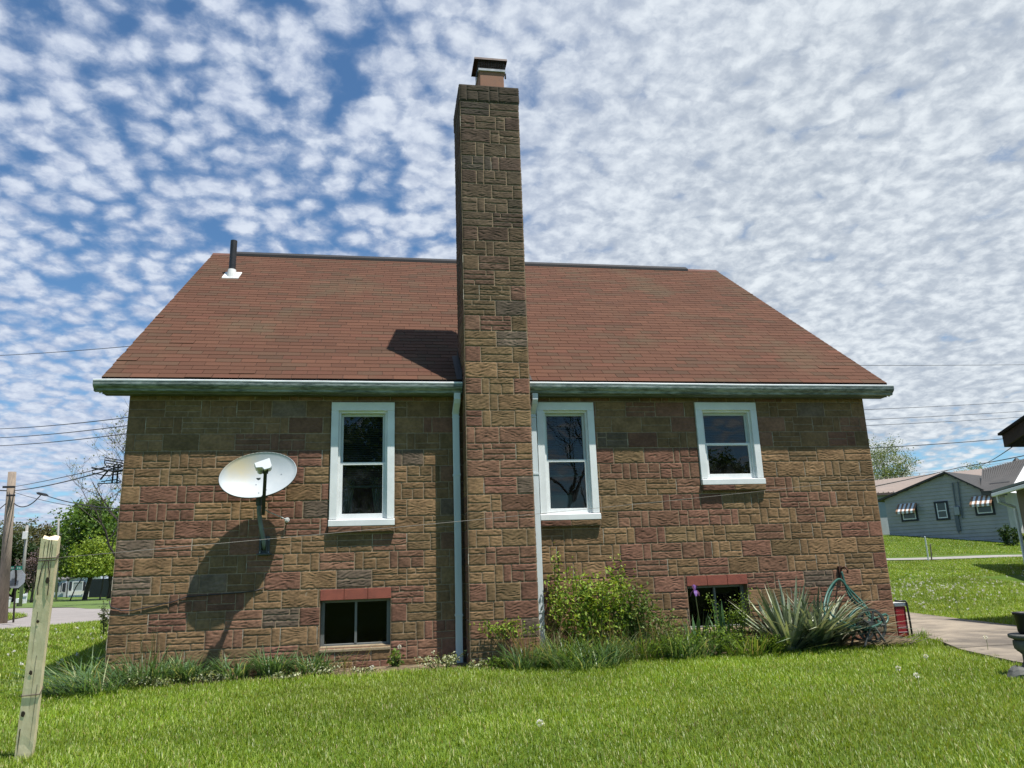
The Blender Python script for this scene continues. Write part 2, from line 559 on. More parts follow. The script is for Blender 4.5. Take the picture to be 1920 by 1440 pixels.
class Masonry:
    def __init__(s, seed, O, U, N, res=1.0, amp=1.0):
        s.r = random.Random(seed)
        s.O, s.U, s.N = np.array(O, float), np.array(U, float), np.array(N, float)
        s.res, s.amp = res, amp
        s.V, s.Q, s.C, s.n = [], [], [], 0
    def put(s, P, nu, nz, col):
        s.V.append(P.reshape(-1, 3))
        i = np.arange((nu - 1) * (nz - 1))
        r, c = i // (nu - 1), i % (nu - 1)
        b = s.n + r * nu + c
        s.Q.append(np.stack([b, b + 1, b + nu + 1, b + nu], 1))
        s.C.append(col.reshape(-1, 3))
        s.n += nu * nz
    def plane(s, u0, z0, u1, z1, d, col):
        uu, zz = np.meshgrid([u0, u1], [z0, z1])
        P = s.O + uu[..., None] * s.U + zz[..., None] * np.array((0, 0, 1.0)) + s.N * d
        s.put(P, 2, 2, np.tile(np.array(col, float), (4, 1)))
    def stone(s, u0, z0, u1, z1, col, style=None):
        r = s.r
        w, h = u1 - u0, z1 - z0
        if w < 0.012 or h < 0.012:
            return
        nu = max(5, int(w / (0.015 * s.res)) + 1)
        nz = max(6, int(h / (0.0066 * s.res)) + 1)
        def ax(n, L):
            q = np.linspace(0, 1, n)
            e = min(0.25, 0.006 / L)
            q[1], q[-2] = e, 1 - e
            return q
        a, b = np.meshgrid(ax(nu, w), ax(nz, h))
        u, z = a * w, b * h
        style = style or r.choice(['wave', 'wave', 'wave', 'flat'])
        lam = r.uniform(0.030, 0.050)
        p = [r.uniform(0, 6.28) for _ in range(6)]
        k1, k2 = r.uniform(0.2, 0.55), r.uniform(0.1, 0.25)
        tilt = r.uniform(-0.15, 0.75) * r.choice([1, 1, 1, -1])
        if style == 'grain':
            lam = r.uniform(0.022, 0.03); tilt = 0.1
        uu, zz = (z, u) if style == 'vert' else (u, z)
        if style == 'vert':
            tilt *= 0.4
        ph = 6.283 * (zz / lam - tilt * uu / 0.12 + k1 * np.sin(uu / 0.06 + p[0]) + k2 * np.sin(uu / 0.024 + p[1] + zz / 0.05)
                      + 0.55 * np.sin(uu / 0.11 + zz / 0.055 + p[2]) + 0.35 * np.sin(uu / 0.037 - zz / 0.03 + p[4]))
        sw = 1.0 - np.abs(np.sin(ph / 2)) ** 0.8
        mod = np.clip(0.5 + 0.75 * np.sin(uu / 0.05 + p[3] + zz / .06) * np.sin(zz / 0.04 + p[4] - uu / .09), 0, 1)
        am = s.amp * {'wave': 0.0066, 'flat': 0.0045, 'vert': 0.0042, 'grain': 0.0070}[style]
        relief = -am * sw * (0.25 + 0.9 * mod) + s.amp * 0.0018 * np.sin(u / 0.013 + p[5] + 2 * np.sin(z / .02)) * np.sin(z / 0.0085 + p[2] + 1.5 * np.sin(u / .03))
        e = np.minimum(np.minimum(u, w - u), np.minimum(z, h - z))
        edge = np.clip(e / 0.010, 0, 1)
        edge = np.sqrt(1 - (1 - edge) ** 2)
        d = 0.0075 * edge + relief * edge
        d = np.where((a == 0) | (a == 1) | (b == 0) | (b == 1), -0.003, np.maximum(d, 0.001))
        jj = r.uniform(-0.0015, 0.0015)
        P = s.O + (u0 + u)[..., None] * s.U + (z0 + z)[..., None] * np.array((0, 0, 1.0)) + (d + jj)[..., None] * s.N
        sh = 1.0 + 0.09 * np.sin(u / 0.07 + p[1])[..., None] * np.sin(z / 0.05 + p[3])[..., None]
        s.put(P, nu, nz, np.clip(np.array(col) * sh, 0, 1))
    def block(s, u0, z0, u1, z1, smoke=0.0, col=None):
        r = s.r
        c = blk_col(r, smoke) if col is None else np.array(col)
        w, h = u1 - u0, z1 - z0
        g = 0.0034
        u0, u1, z0, z1 = u0 + g, u1 - g, z0 + g, z1 - g
        w, h = u1 - u0, z1 - z0
        v = lambda: c * r.uniform(0.90, 1.10)
        if r.random() < 0.16:       # a streak of pale fresh mortar in the upright joint
            za = z0 + h * r.uniform(0, .5)
            s.plane(u0 - .0062, za, u0 - .0004, min(z1, za + h * r.uniform(.3, .9)), 0.004, (0.46, 0.41, 0.33))
        j = 0.0052
        if h < 0.12:
            if w > 0.28 and r.random() < 0.5:
                q = u0 + w * r.uniform(0.4, 0.6)
                s.stone(u0, z0, q - j / 2, z1, v()); s.stone(q + j / 2, z0, u1, z1, v())
            else:
                s.stone(u0, z0, u1, z1, v())
            return
        if w < 0.14:
            s.stone(u0, z0, u1, z1, v(), 'vert' if r.random() < 0.6 else 'flat'); return
        if w < 0.29:
            t = r.random()
            if t < 0.5:
                s.stone(u0, z0, u1, z1, v(), 'grain')
            elif t < 0.7:
                s.stone(u0, z0, u1, z1, v(), 'vert')
            else:
                q = z0 + h * r.choice([0.33, 0.62])
                s.stone(u0, z0, u1, q - j / 2, v()); s.stone(u0, q + j / 2, u1, z1, v())
            return
        t = r.random()
        fl = r.random() < 0.5
        X = lambda a: u0 + w * (1 - a if fl else a)
        def st(a0, b0, a1, b1, style=None):
            x0, x1 = sorted((X(a0), X(a1)))
            jj = j / 2
            s.stone(x0 + (jj if x0 > u0 + 1e-6 else 0), z0 + h * b0 + (jj if b0 > 0 else 0),
                    x1 - (jj if x1 < u1 - 1e-6 else 0), z0 + h * b1 - (jj if b1 < 1 else 0), v(), style)
        if t < 0.22:
            st(0, 0, 1, 1, 'wave')
        elif t < 0.36:
            st(0, 0, 1, .47); st(0, .47, 1, 1)
        elif t < 0.52:
            st(0, 0, .24, 1, 'vert'); st(.24, 0, 1, .38); st(.24, .38, .62, 1, 'flat'); st(.62, .38, 1, 1, 'flat')
        elif t < 0.68:
            st(0, 0, .24, 1, 'vert'); st(.24, .62, 1, 1); st(.24, 0, .62, .62, 'flat'); st(.62, 0, 1, .62, 'flat')
        elif t < 0.82:
            st(0, .68, .26, 1, 'flat'); st(.26, .68, 1, 1); st(0, .33, 1, .68); st(0, 0, .64, .33); st(.64, 0, 1, .33, 'flat')
        elif t < 0.92:
            st(0, .68, .30, 1, 'flat'); st(0, 0, .30, .68, 'flat'); st(.30, .5, 1, 1); st(.30, 0, 1, .5)
        else:
            st(0, 0, .26, 1, 'vert'); st(.26, 0, 1, 1, 'wave')
    def make(s, name, parent):
        return fast_mesh(name, np.concatenate(s.V), np.concatenate(s.Q), np.concatenate(s.C), M_stone, parent)


def cut(rects, hole):
    """rectangles minus a hole, as rectangles"""
    out = []
    hx0, hz0, hx1, hz1 = hole
    for x0, z0, x1, z1 in rects:
        if hx1 <= x0 + 1e-4 or hx0 >= x1 - 1e-4 or hz1 <= z0 + 1e-4 or hz0 >= z1 - 1e-4:
            out.append((x0, z0, x1, z1)); continue
        a, b = max(x0, hx0), min(x1, hx1)
        if hx0 > x0: out.append((x0, z0, hx0, z1))
        if hx1 < x1: out.append((hx1, z0, x1, z1))
        if hz0 > z0: out.append((a, z0, b, hz0))
        if hz1 < z1: out.append((a, hz1, b, z1))
    return out


W_ = 9.545
D_ = 9.1
WIN = [(2.336, 1.624, 3.100, 3.131), (4.896, 1.636, 5.655, 3.138), (7.052, 2.042, 7.921, 3.144)]
BWIN = [(2.262, 0.262, 3.066, 0.782), (6.735, 0.262, 7.542, 0.782)]
HOLES = [(a, b - 0.078, c, d) for a, b, c, d in WIN] + [(a, b, c, d + 0.125) for a, b, c, d in BWIN]
CX0, CX1, CY0, CY1, CZT = 3.946, 4.745, -0.407, 0.395, 7.44
MORTAR = (0.28, 0.21, 0.14)

house = thing('brick_house', 'brown block house with rusty shingle roof and tall stone chimney up its front', 'house', (4.77, 0, 0))


def front_wall():
    ms = Masonry(11, (0, 0, 0), (1, 0, 0), (0, -1, 0))
    top, bot = 3.29, -0.12
    rects = [(0, bot, CX0 + 0.01, top), (CX1 - 0.01, bot, W_, top)]
    for h in HOLES:
        rects = cut(rects, h)
    for q in rects:
        ms.plane(*q, 0.0, MORTAR)
    k = 2
    for i in range(-2, 16):
        z1, z0 = Z_J - (i - 1) * BH, Z_J - i * BH
        if z0 >= top or z1 <= bot:
            continue
        z0, z1 = max(z0, bot), min(z1, top)
        x = -BW * (0.5 if i % 2 else 0.0)
        while x < W_:
            rs = [(max(0, x), z0, min(W_, x + BW), z1)]
            for h in HOLES + [(CX0 + 0.004, -9, CX1 - 0.004, 99)]:
                rs = cut(rs, h)
            for q in rs:
                if q[2] - q[0] > 0.02 and q[3] - q[1] > 0.02:
                    ms.block(*q)
            x += BW
    # stone sills under the upper windows and the basement windows' red lintels stand proud
    o = ms.make('front_wall', house)
    return o


front_wall()

# opening reveals, other walls
M_wallside = mat('gable block', (0.19, 0.135, 0.075), 0.92, 0.3, 5.0, bump=0.01, bscale=12.0)
RZ = 3.29
RIDGE_Y, RIDGE_Z, EAVE_Y, EAVE_Z = 4.57, 7.04, -0.17, 3.388
RS = (RIDGE_Z - EAVE_Z) / (RIDGE_Y - EAVE_Y)
for (x0, z0, x1, z1) in HOLES:
    b = B()
    dpt = 0.22
    for q in (((x0, 0, z0), (x1, 0, z0), (x1, dpt, z0), (x0, dpt, z0)), ((x0, 0, z1), (x0, dpt, z1), (x1, dpt, z1), (x1, 0, z1)),
              ((x0, 0, z0), (x0, dpt, z0), (x0, dpt, z1), (x0, 0, z1)), ((x1, 0, z0), (x1, 0, z1), (x1, dpt, z1), (x1, dpt, z0))):
        b.quad(*q)
    b.make('window_reveal', mat('reveal block', (0.16, 0.12, 0.075), 0.9, 0.25, 9.0), house, recalc=False)


def gable(x, name, flip):
    zt = RIDGE_Z - 0.14
    prof = [(x, 0.006, -0.12), (x, D_, -0.12), (x, D_, 3.3), (x, RIDGE_Y, zt), (x, 0.006, 3.3)]
    bb = B().extrude(prof, (0, 0, 0), (0.2 * flip, 0, 0))
    bb.make(name, M_wallside, house)


gable(0.003, 'gable_wall', 1)
gable(W_ - 0.003, 'gable_wall', -1)
B().box(0.2, D_ - 0.2, -0.12, W_ - 0.2, D_, 3.29).make('rear_wall', M_wallside, house)
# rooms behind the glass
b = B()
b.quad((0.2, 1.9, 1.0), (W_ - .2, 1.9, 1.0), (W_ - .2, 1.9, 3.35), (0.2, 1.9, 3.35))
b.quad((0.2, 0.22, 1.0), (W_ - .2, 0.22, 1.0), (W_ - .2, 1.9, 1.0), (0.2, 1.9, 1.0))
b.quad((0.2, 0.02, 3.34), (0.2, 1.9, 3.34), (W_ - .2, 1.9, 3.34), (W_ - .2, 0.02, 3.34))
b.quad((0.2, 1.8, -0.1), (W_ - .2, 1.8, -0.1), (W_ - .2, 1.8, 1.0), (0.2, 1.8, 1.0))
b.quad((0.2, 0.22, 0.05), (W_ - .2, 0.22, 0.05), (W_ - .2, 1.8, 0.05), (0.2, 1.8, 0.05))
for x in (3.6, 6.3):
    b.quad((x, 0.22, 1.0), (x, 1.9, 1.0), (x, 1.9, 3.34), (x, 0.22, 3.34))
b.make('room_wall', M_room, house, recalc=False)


# ------------------------------------------------------------------ windows
M_blind = mat('blind slat', (0.10, 0.125, 0.12), 0.6, 0.1)
M_curtain = mat('net curtain', (0.30, 0.33, 0.31), 0.85, 0.12)
M_sillbrick = mat('sill block', (0.18, 0.115, 0.075), 0.92, 0.3, 30.0, attr=True, bump=0.006, bscale=90.0)


def window(x0, z0, x1, z1, blind_to, curtain, extra=None):
    """white double-hung window: flat trim, stop, two sashes, glass, blind"""
    t = B()
    tw, hd, sd = 0.088, 0.105, 0.082
    yf = -0.032
    # flat trim boards (butted), sill board lower and proud
    t.box(x0, yf, z1 - hd, x1, 0.05, z1)
    t.box(x0, yf, z0 + sd, x0 + tw, 0.05, z1 - hd - .0005)
    t.box(x1 - tw, yf, z0 + sd, x1, 0.05, z1 - hd - .0005)
    fr = t.make('window', M_white, house, bevel=0.003)
    s = B()
    # sloped sill board
    s.extrude([(0, -0.062, z0), (0, 0.06, z0), (0, 0.06, z0 + sd + 0.012), (0, -0.062, z0 + sd - 0.012)], (x0 - 0.006, 0, 0), (x1 - x0 + 0.012, 0, 0))
    s.make('sill', M_white, fr, bevel=0.003)
    ix0, ix1, iz0, iz1 = x0 + tw, x1 - tw, z0 + sd + 0.004, z1 - hd
    st = B()   # jamb stop
    w = 0.026
    st.box(ix0, 0.004, iz0, ix0 + w, 0.075, iz1); st.box(ix1 - w, 0.004, iz0, ix1, 0.075, iz1)
    st.box(ix0 + w, 0.004, iz1 - w, ix1 - w, 0.075, iz1)
    st.make('jamb', M_white, fr, bevel=0.002)
    ax0, ax1, az1 = ix0 + w, ix1 - w, iz1 - w
    zm = iz0 + (az1 - iz0) * 0.515
    for nm, za, zb, y, low in (('upper_sash', zm - 0.018, az1, 0.062, 0), ('lower_sash', iz0, zm + 0.018, 0.03, 1)):
        q = B()
        r = 0.030
        rb = 0.062 if low else 0.034
        q.box(ax0, y, za, ax0 + r, y + .03, zb); q.box(ax1 - r, y, za, ax1, y + .03, zb)
        q.box(ax0 + r, y, zb - 0.032, ax1 - r, y + .03, zb); q.box(ax0 + r, y, za, ax1 - r, y + .03, za + rb)
        sh = q.make('sash', M_white if low else mat('sash grey', (0.52, 0.56, 0.56), 0.5, 0.08), fr, bevel=0.002)
        B().quad((ax0 + r - .004, y + .016, za + rb - .004), (ax1 - r + .004, y + .016, za + rb - .004),
                 (ax1 - r + .004, y + .016, zb - .028), (ax0 + r - .004, y + .016, zb - .028)).make('pane', M_glass, fr, recalc=False)
    bl = B()
    z = az1 - 0.01
    while z > blind_to:
        bl.obox((ax0 + 0.01, 0.125, z), (ax1 - ax0 - .02, 0, 0), (0, 0.022, 0.010), (0, 0, 0.0015))
        z -= 0.023
    bl.box(ax0 + .01, 0.122, blind_to - 0.035, ax1 - .01, 0.15, blind_to - 0.012)
    bl.make('blind', M_blind, fr)
    if curtain:
        cu = B()
        for sgn, xa in ((1, ax0), (-1, ax1)):
            n = 16
            for i in range(n):
                def pt(j, zz):
                    f = j / n
                    wd = 0.20 * (0.55 + 0.45 * (zz - iz0) / 0.7)
                    return (xa + sgn * f * wd, 0.19 + 0.02 * math.sin(j * 2.1), zz)
                cu.quad(pt(i, iz0), pt(i + 1, iz0), pt(i + 1, blind_to + .1), pt(i, blind_to + .1))
        cu.make('curtain', M_curtain, fr, smooth=True, recalc=False)
    # block sill under the window
    ms = Masonry(int(x0 * 100), (0, -0.055, 0), (1, 0, 0), (0, -1, 0))
    zb, zt = z0 - 0.076, z0 - 0.003
    n = 2
    for i in range(n):
        c = blk_col(ms.r) * 0.85
        ms.stone(x0 - .004 + (x1 - x0) * i / n, zb, x0 + .004 + (x1 - x0) * (i + 1) / n - .006, zt, c, 'wave')
    ms.plane(x0, zb, x1, zt, 0, MORTAR)
    o = ms.make('sill_stone', fr)
    B().box(x0 - .003, -0.053, zb + .001, x1 + .003, 0.10, zt - .001).make('sill_backing', mat('sill mortar', (0.17, 0.12, 0.08), 0.9, 0.2), fr)
    return fr


window(*WIN[0], 2.13, True)
w2 = window(*WIN[1], 2.23, False)
window(*WIN[2], 2.62, False)
# framed picture / set standing behind the middle window
xa, xb = 5.13, 5.42
B().box(xa, 0.42, 1.75, xb, 0.46, 1.99).make('picture_backing', mat('pale card', (0.30, 0.32, 0.33), 0.7, 0.2, 6.0), w2)
f = B()
f.box(xa - .02, 0.40, 1.73, xb + .02, 0.475, 1.75); f.box(xa - .02, 0.40, 1.99, xb + .02, 0.475, 2.01)
f.box(xa - .02, 0.40, 1.7502, xa, 0.475, 1.9898); f.box(xb, 0.40, 1.7502, xb + .02, 0.475, 1.9898)
f.make('picture_frame', mat('dark frame', (0.03, 0.03, 0.03), 0.5, 0.2), w2)

M_lintel = mat('red lintel', (0.25, 0.075, 0.05), 0.85, 0.25, 14.0, bump=0.003, bscale=80.0)
M_alu = mat('dull aluminium', (0.17, 0.18, 0.175), 0.5, 0.2, 8.0, metal=0.4)
for (x0, z0, x1, z1) in BWIN:
    f = B()
    y = 0.11
    f.box(x0 + .002, y, z0 + .002, x0 + .045, y + .05, z1 - .002); f.box(x1 - .045, y, z0 + .002, x1 - .002, y + .05, z1 - .002)
    f.box(x0 + .045, y, z1 - .03, x1 - .045, y + .05, z1 - .002); f.box(x0 + .045, y, z0 + .002, x1 - .045, y + .05, z0 + .03)
    xm = (x0 + x1) / 2
    f.box(xm - .014, y - .006, z0 + .03, xm + .014, y + .05, z1 - .03)
    fr = f.make('basement_window', M_alu, house, bevel=0.002)
    for a, c in ((x0 + .043, xm - .012), (xm + .012, x1 - .043)):
        B().quad((a, y + .03, z0 + .028), (c, y + .03, z0 + .028), (c, y + .03, z1 - .028), (a, y + .03, z1 - .028)).make('pane', M_glass2, fr, recalc=False)
    l = B()
    n = 3
    for i in range(n):
        a = x0 - .004 + (x1 - x0 + .008) * i / n
        c = x0 - .004 + (x1 - x0 + .008) * (i + 1) / n
        l.box(a + .002, -0.012, z1 + .002, c - .002, 0.14, z1 + .123)
    l.make('lintel', M_lintel, fr, bevel=0.003)
    # sloping block sill
    s = B().extrude([(0, -0.02, z0 - .05), (0, 0.12, z0 - .05), (0, 0.12, z0 + .012), (0, -0.02, z0 - .016)], (x0 + .002, 0, 0), (x1 - x0 - .004, 0, 0))
    s.make('sill', mat('worn sill', (0.30, 0.235, 0.15), 0.95, 0.25, 12.0, bump=0.005, bscale=60.0), fr, bevel=0.006)

# ------------------------------------------------------------------ chimney


def build_chimney():
    w, dp = CX1 - CX0, CY1 - CY0
    parts = []
    Vs, Qs, Cs, n = [], [], [], 0
    faces = [((CX0, CY0, 0), (1, 0, 0), (0, -1, 0), w, 1.0, -0.12, 31), ((CX0, CY1, 0), (0, -1, 0), (-1, 0, 0), dp, 1.6, -0.12, 32),
             ((CX1, CY0, 0), (0, 1, 0), (1, 0, 0), dp, 2.0, -0.12, 33), ((CX1, CY1, 0), (-1, 0, 0), (0, 1, 0), w, 2.5, 3.4, 34)]
    for O, U, N, wd, res, bot, seed in faces:
        ms = Masonry(seed, O, U, N, res, 1.0)
        ms.plane(0, bot, wd, CZT, 0, MORTAR)
        for i in range(-22, 16):
            z1, z0 = Z_J - (i - 1) * BH, Z_J - i * BH
            z1 = min(z1, CZT)
            if z1 - z0 < 0.02 or z1 < bot:
                continue
            sm = float(sst(3.0, 5.6, z0)) * 0.72 + float(sst(6.9, 7.2, z0)) * 0.2
            if i % 2 == 0:
                cells = [(0, wd / 2), (wd / 2, wd)]
            else:
                cells = [(0, wd / 4), (wd / 4, wd * .75), (wd * .75, wd)]
            for a, c in cells:
                ms.block(a, max(z0, bot), c, z1, sm)
        Vs.append(np.concatenate(ms.V)); Qs.append(np.concatenate(ms.Q) + n); Cs.append(np.concatenate(ms.C)); n += ms.n
    ch = fast_mesh('chimney', np.concatenate(Vs), np.concatenate(Qs), np.concatenate(Cs), M_stone, house)
    # top course: slightly larger cap stones
    ms = None
    e = 0.009
    cap = B()
    cap.box(CX0 + .002, CY0 + .002, CZT - .02, CX1 - .002, CY1 - .002, CZT + .002)
    cap.make('chimney_wash', mat('sooty mortar', (0.12, 0.11, 0.10), 0.95, 0.3, 10.0), ch)
    cs = []
    n = 0
    Vs, Qs, Cs = [], [], []
    for O, U, N, wd in (((CX0 - e, CY0 - e, 0), (1, 0, 0), (0, -1, 0), w + 2 * e), ((CX0 - e, CY1 + e, 0), (0, -1, 0), (-1, 0, 0), dp + 2 * e),
                        ((CX1 + e, CY0 - e, 0), (0, 1, 0), (1, 0, 0), dp + 2 * e), ((CX1 + e, CY1 + e, 0), (-1, 0, 0), (0, 1, 0), w + 2 * e)):
        ms = Masonry(41 + n % 7, O, U, N, 1.2, 1.0)
        z0, z1 = CZT - 0.205, CZT + 0.035
        ms.plane(0, z0, wd, z1, 0, (0.10, 0.085, 0.065))
        for a, c in ((0, wd / 2), (wd / 2, wd)):
            ms.block(a, z0, c, z1, 0.85)
        Vs.append(np.concatenate(ms.V)); Qs.append(np.concatenate(ms.Q) + n); Cs.append(np.concatenate(ms.C)); n += ms.n
    V2 = np.array([(CX0 - e, CY0 - e, CZT + .035), (CX1 + e, CY0 - e, CZT + .035), (CX1 + e, CY1 + e, CZT + .035), (CX0 - e, CY1 + e, CZT + .035),
                   (CX0 - e, CY0 - e, CZT - .205), (CX1 + e, CY0 - e, CZT - .205), (CX1 + e, CY1 + e, CZT - .205), (CX0 - e, CY1 + e, CZT - .205)])
    Vs.append(V2); Qs.append(np.array([[0, 1, 2, 3], [7, 6, 5, 4]]) + n); Cs.append(np.tile((0.09, 0.08, 0.065), (8, 1)))
    fast_mesh('cap_stone', np.concatenate(Vs), np.concatenate(Qs), np.concatenate(Cs), M_stone, ch)
    # clay flue liner and metal cap
    fx0, fx1, fy0, fy1 = 4.24, 4.58, -0.29, 0.05
    zb, zt = CZT + .02, 7.84
    f = B()
    t = 0.025
    f.box(fx0, fy0, zb, fx1, fy0 + t, zt); f.box(fx0, fy1 - t, zb, fx1, fy1, zt)
    f.box(fx0, fy0 + t, zb, fx0 + t, fy1 - t, zt); f.box(fx1 - t, fy0 + t, zb, fx1, fy1 - t, zt)
    f.make('flue_liner', mat('clay flue', (0.29, 0.15, 0.10), 0.9, 0.22, 9.0), ch, bevel=0.012, seg=2)
    k = B()   # galvanised clamp band and mesh sides
    k.box(fx0 - .02, fy0 - .02, zt - .045, fx1 + .02, fy1 + .02, zt - .005)
    k.make('cap_band', mat('bright galvanised', (0.42, 0.43, 0.43), 0.4, 0.2, 8.0, metal=0.4), ch, bevel=0.004)
    k = B()
    for i in range(15):
        x = fx0 + (fx1 - fx0) * i / 14
        for y in (fy0 - .012, fy1 + .012):
            k.tube([(x, y, zt - .01), (x, y, zt + .14)], 0.003, 4)
        y2 = fy0 + (fy1 - fy0) * i / 14
        for x2 in (fx0 - .012, fx1 + .012):
            k.tube([(x2, y2, zt - .01), (x2, y2, zt + .14)], 0.003, 4)
    for i in range(6):
        z = zt + .01 + i * .024
        k.tube([(fx0 - .012, fy0 - .012, z), (fx1 + .012, fy0 - .012, z)], 0.003, 4)
        k.tube([(fx0 - .012, fy0 - .012, z), (fx0 - .012, fy1 + .012, z)], 0.003, 4)
        k.tube([(fx1 + .012, fy0 - .012, z), (fx1 + .012, fy1 + .012, z)], 0.003, 4)
    k.make('spark_screen', M_black, ch)
    h = B()   # flat lid with a short turned-down lip, carried above the flue
    M_hood = mat('sooty hood', (0.055, 0.033, 0.026), 0.55, 0.4, 7.0, metal=0.3)
    a0, a1, c0, c1, zl = 4.168, 4.628, -0.315, 0.075, 8.0
    xm, ym = (a0 + a1) / 2, (c0 + c1) / 2
    h.add([(a0, c0, zl - .03), (a1, c0, zl - .03), (a1, c1, zl - .03), (a0, c1, zl - .03), (a0 + .004, c0 + .004, zl), (a1 - .004, c0 + .004, zl), (a1 - .004, c1 - .004, zl), (a0 + .004, c1 - .004, zl),
           (xm - .1, ym - .08, zl + .035), (xm + .1, ym - .08, zl + .035), (xm + .1, ym + .08, zl + .035), (xm - .1, ym + .08, zl + .035)],
          [(0, 1, 5, 4), (1, 2, 6, 5), (2, 3, 7, 6), (3, 0, 4, 7), (4, 5, 9, 8), (5, 6, 10, 9), (6, 7, 11, 10), (7, 4, 8, 11), (8, 9, 10, 11)])
    ho = h.make('chimney_hood', M_hood, ch, recalc=False)
    sd = ho.modifiers.new('thick', 'SOLIDIFY'); sd.thickness = 0.008; sd.offset = 0
    s = B()
    s.tube([(fx0 - .03, fy0 + .05, zt - .10), (fx0 - .03, fy0 + .05, zt - .02)], 0.012, 6)
    s.tube([(fx1 + .03, fy0 + .05, zt - .10), (fx1 + .03, fy0 + .05, zt - .02)], 0.012, 6)
    s.make_each('clamp_bolt', M_black, ch)
    # lead flashing where the chimney meets the roof
    fl = B()
    y0, y1 = EAVE_Y - .02, CY1 + .06
    for x, dx in ((CX0 - .012, -0.07), (CX1 + .012, 0.07)):
        zr = lambda y: EAVE_Z + RS * (y - EAVE_Y)
        fl.quad((x, y0, zr(y0) + .02), (x, y1, zr(y1) + .02), (x, y1, zr(y1) + .12), (x, y0, zr(y0) + .12))
        fl.quad((x, y0, zr(y0) + .02), (x + dx, y0, zr(y0) + .018), (x + dx, y1, zr(y1) + .018), (x, y1, zr(y1) + .02))
    fl.make_each('flashing', mat('tarred flashing', (0.035, 0.03, 0.028), 0.6, 0.3), ch, recalc=False)


build_chimney()

# ------------------------------------------------------------------ roof
RX0, RX1 = -0.27, 9.836


